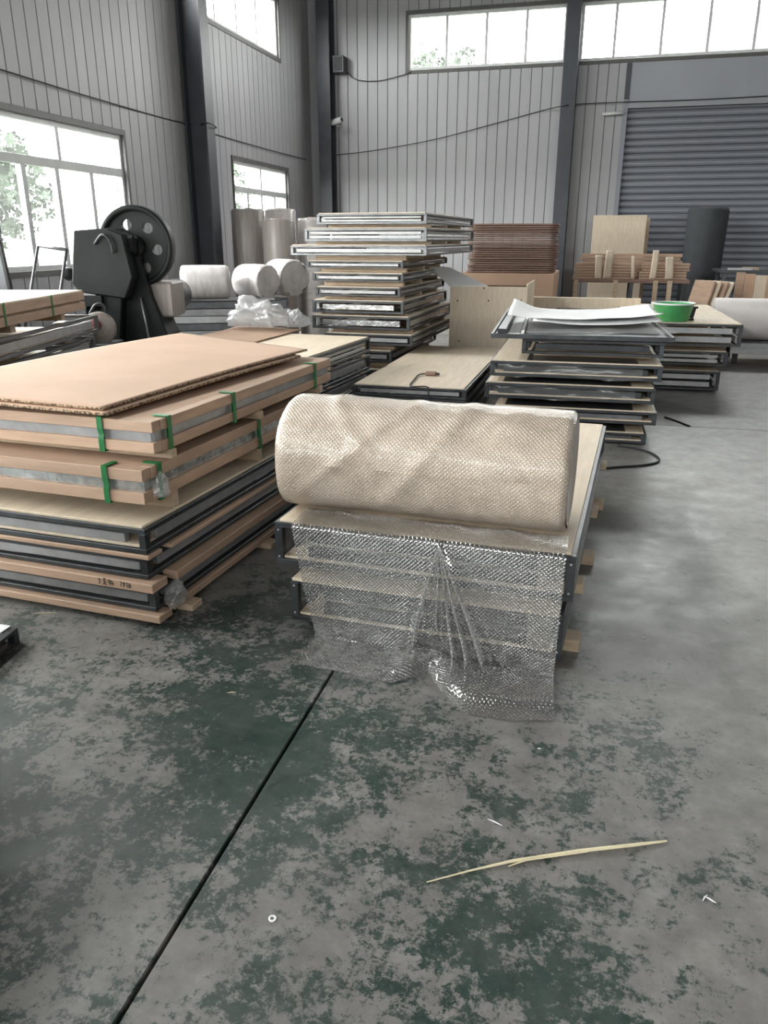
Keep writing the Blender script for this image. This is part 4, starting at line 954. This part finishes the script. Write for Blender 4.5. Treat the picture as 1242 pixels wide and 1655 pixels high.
# cut-off saw at its far end
sc = pz(166, 530, .72); sc = Vector((py(166, 530, 6.2).x, 6.2, py(166, 530, 6.2).z))
o = thing('cutoff_saw', 'grey cut-off saw with round blade guard at end of left stack', 'saw', (sc.x, sc.y, 0), R(20))
box('stand', (-.45, -.05, 0), (.06, .20, sc.z - .20), 'steel', o); box('bed', (-.50, -.10, sc.z - .20), (.12, .24, sc.z - .13), 'steel_grey', o, bevel=.01)
box('vice_block', (-.42, -.10, sc.z - .13), (-.06, .10, sc.z - .03), 'alu', o, bevel=.01); box('warning_mark', (-.36, -.104, sc.z - .02), (-.31, -.10, sc.z + .06), 'yellow', o); box('vice_block', (-.40, -.10, sc.z - .03), (-.30, .10, sc.z + .06), 'steel_grey', o, bevel=.01)
revolve('blade_guard', [(0, -.03), (.135, -.03), (.145, -.02), (.145, .03), (.135, .04), (0, .04)], 'film_brown', o, (-.02, -.02, sc.z), (R(90), 0, 0), 32)
revolve('red_disc', [(0, 0), (.05, 0), (.05, .006), (0, .006)], 'red', o, (-.04, -.05 - .012, sc.z + .03), (R(90), 0, 0), 20)
tube('handle', catmull([(-.10, 0, sc.z + .12), (-.04, 0, sc.z + .20), (.03, 0, sc.z + .20), (.04, 0, sc.z + .13)], 6), .012, 'steel', o)
# tubular frame and panel by the left window
fx = lambda X, Y_, Z: (X, Y_, Z)
a, b = py(62, 395, 6.5), py(108, 402, 6.5); a0, b0 = py(50, 470, 6.5), py(98, 470, 6.5)
o = thing('tube_stand', 'thin grey tubular stand before the wide window', 'stand', (a.x, 6.5, 0))
for t_, g_ in ((a, a0), (b, b0)):
    d = Vector(t_) - Vector(g_); k = t_.z / d.z; ft = Vector(t_) - d * k
    tube('leg', [(ft.x - a.x, 0, 0), (t_.x - a.x, 0, t_.z)], .014, 'steel_grey', o)
    tube('foot', [(ft.x - a.x, -.2, .014), (ft.x - a.x, .2, .014)], .014, 'steel_grey', o)
tube('crossbar', [(0, 0, a.z - .01), (b.x - a.x, 0, b.z - .01)], .016, 'steel_grey', o)
a, b = py(-30, 335, 6.2), py(18, 448, 6.2)
o = thing('metal_sheet', 'dark edged grey panel leaning at the left picture edge', 'panel', (a.x, 6.2, 0), R(10))
box('sheet', (b.x - a.x - .36, 0, .05), (b.x - a.x - .06, .02, a.z + .1), 'steel_grey', o, (0, R(0), 0)); box('edge_strip', (b.x - a.x - .06, -.01, .05), (b.x - a.x - .03, .03, a.z + .02), 'black', o, (0, R(-4), 0)); box('foot', (b.x - a.x - .34, -.15, 0), (b.x - a.x - .03, .15, .05), 'steel', o)

# ------------------------------------------------------------------ floor details
def on(x, y, h=0): return pz(x, y, h)
cable('black cable looped on the floor right of the bubble wrap stack', [(*on(x, y).to_tuple()[:2], .008) for x, y in ((960, 760), (995, 757), (1045, 753), (1066, 746), (1055, 735), (1030, 727), (1000, 722))], .008)
cable('short black cable end on the floor near the far joint', [(*on(x, y).to_tuple()[:2], .007) for x, y in ((1075, 675), (1095, 682), (1115, 690))], .007)
s = [(690, 1427, .0014), (760, 1409, .0025), (830, 1394, .0042), (940, 1378, .005), (1030, 1368, .0048), (1078, 1361, .0025)]
pts = [on(x, y) for x, y, r_ in s]
bm = bmesh.new(); tube_bm(bm, [(p.x, p.y, r_ + .001) for p, (x, y, r_) in zip(pts, s)], [r_ for x, y, r_ in s], 5); tube_bm(bm, [(*on(822, 1402).to_tuple()[:2], .004), (*on(850, 1393).to_tuple()[:2], .006), (*on(950, 1379).to_tuple()[:2], .005)], [.0015, .0035, .002], 4)
tag(finish(bm, 'wood_splinter', 'straw'), 'long pale wood splinter lying on the floor in front', 'splinter')
p = on(441, 1485); o = revolve('washer', [(.0045, 0), (.010, 0), (.010, .0018), (.0045, .0018), (.0045, 0)], 'paper', None, (p.x, p.y, .0005), seg=24); tag(o, 'small white washer on the green floor', 'washer')
for k, (x, y, L, a, lb) in enumerate(((375, 1120, .03, 20, 'thin pale chip on the floor left of the joint'), (800, 1330, .045, -20, 'thin grey sliver above the long splinter'), (1140, 1452, .025, 60, 'shiny film scrap right of the long splinter'), (1148, 1455, .03, -30, 'second shiny film scrap beside the first one'), (872, 1211, .012, 10, 'tiny white crumb below the bubble sheet end'), (1041, 1031, .014, 0, 'tiny white crumb in the dark area right of the stack'), (1080, 853, .016, 30, 'tiny white crumb further up the dark area'), (72, 992, .10, 22, 'thin pale sliver beside the strapped stack foot'))):
    p = on(x, y)
    bm = bmesh.new(); tube_bm(bm, [(-L / 2, 0, .002), (-L * .1, .0008, .003), (L * .2, -.0004, .003), (L / 2, .0003, .002)], [.0008, .0020, .0018, .0007], 5)
    tag(finish(bm, 'floor_chip', 'straw' if k in (0, 7) else 'paper', None, (p.x, p.y, 0), (0, 0, R(a))), lb, 'chip')
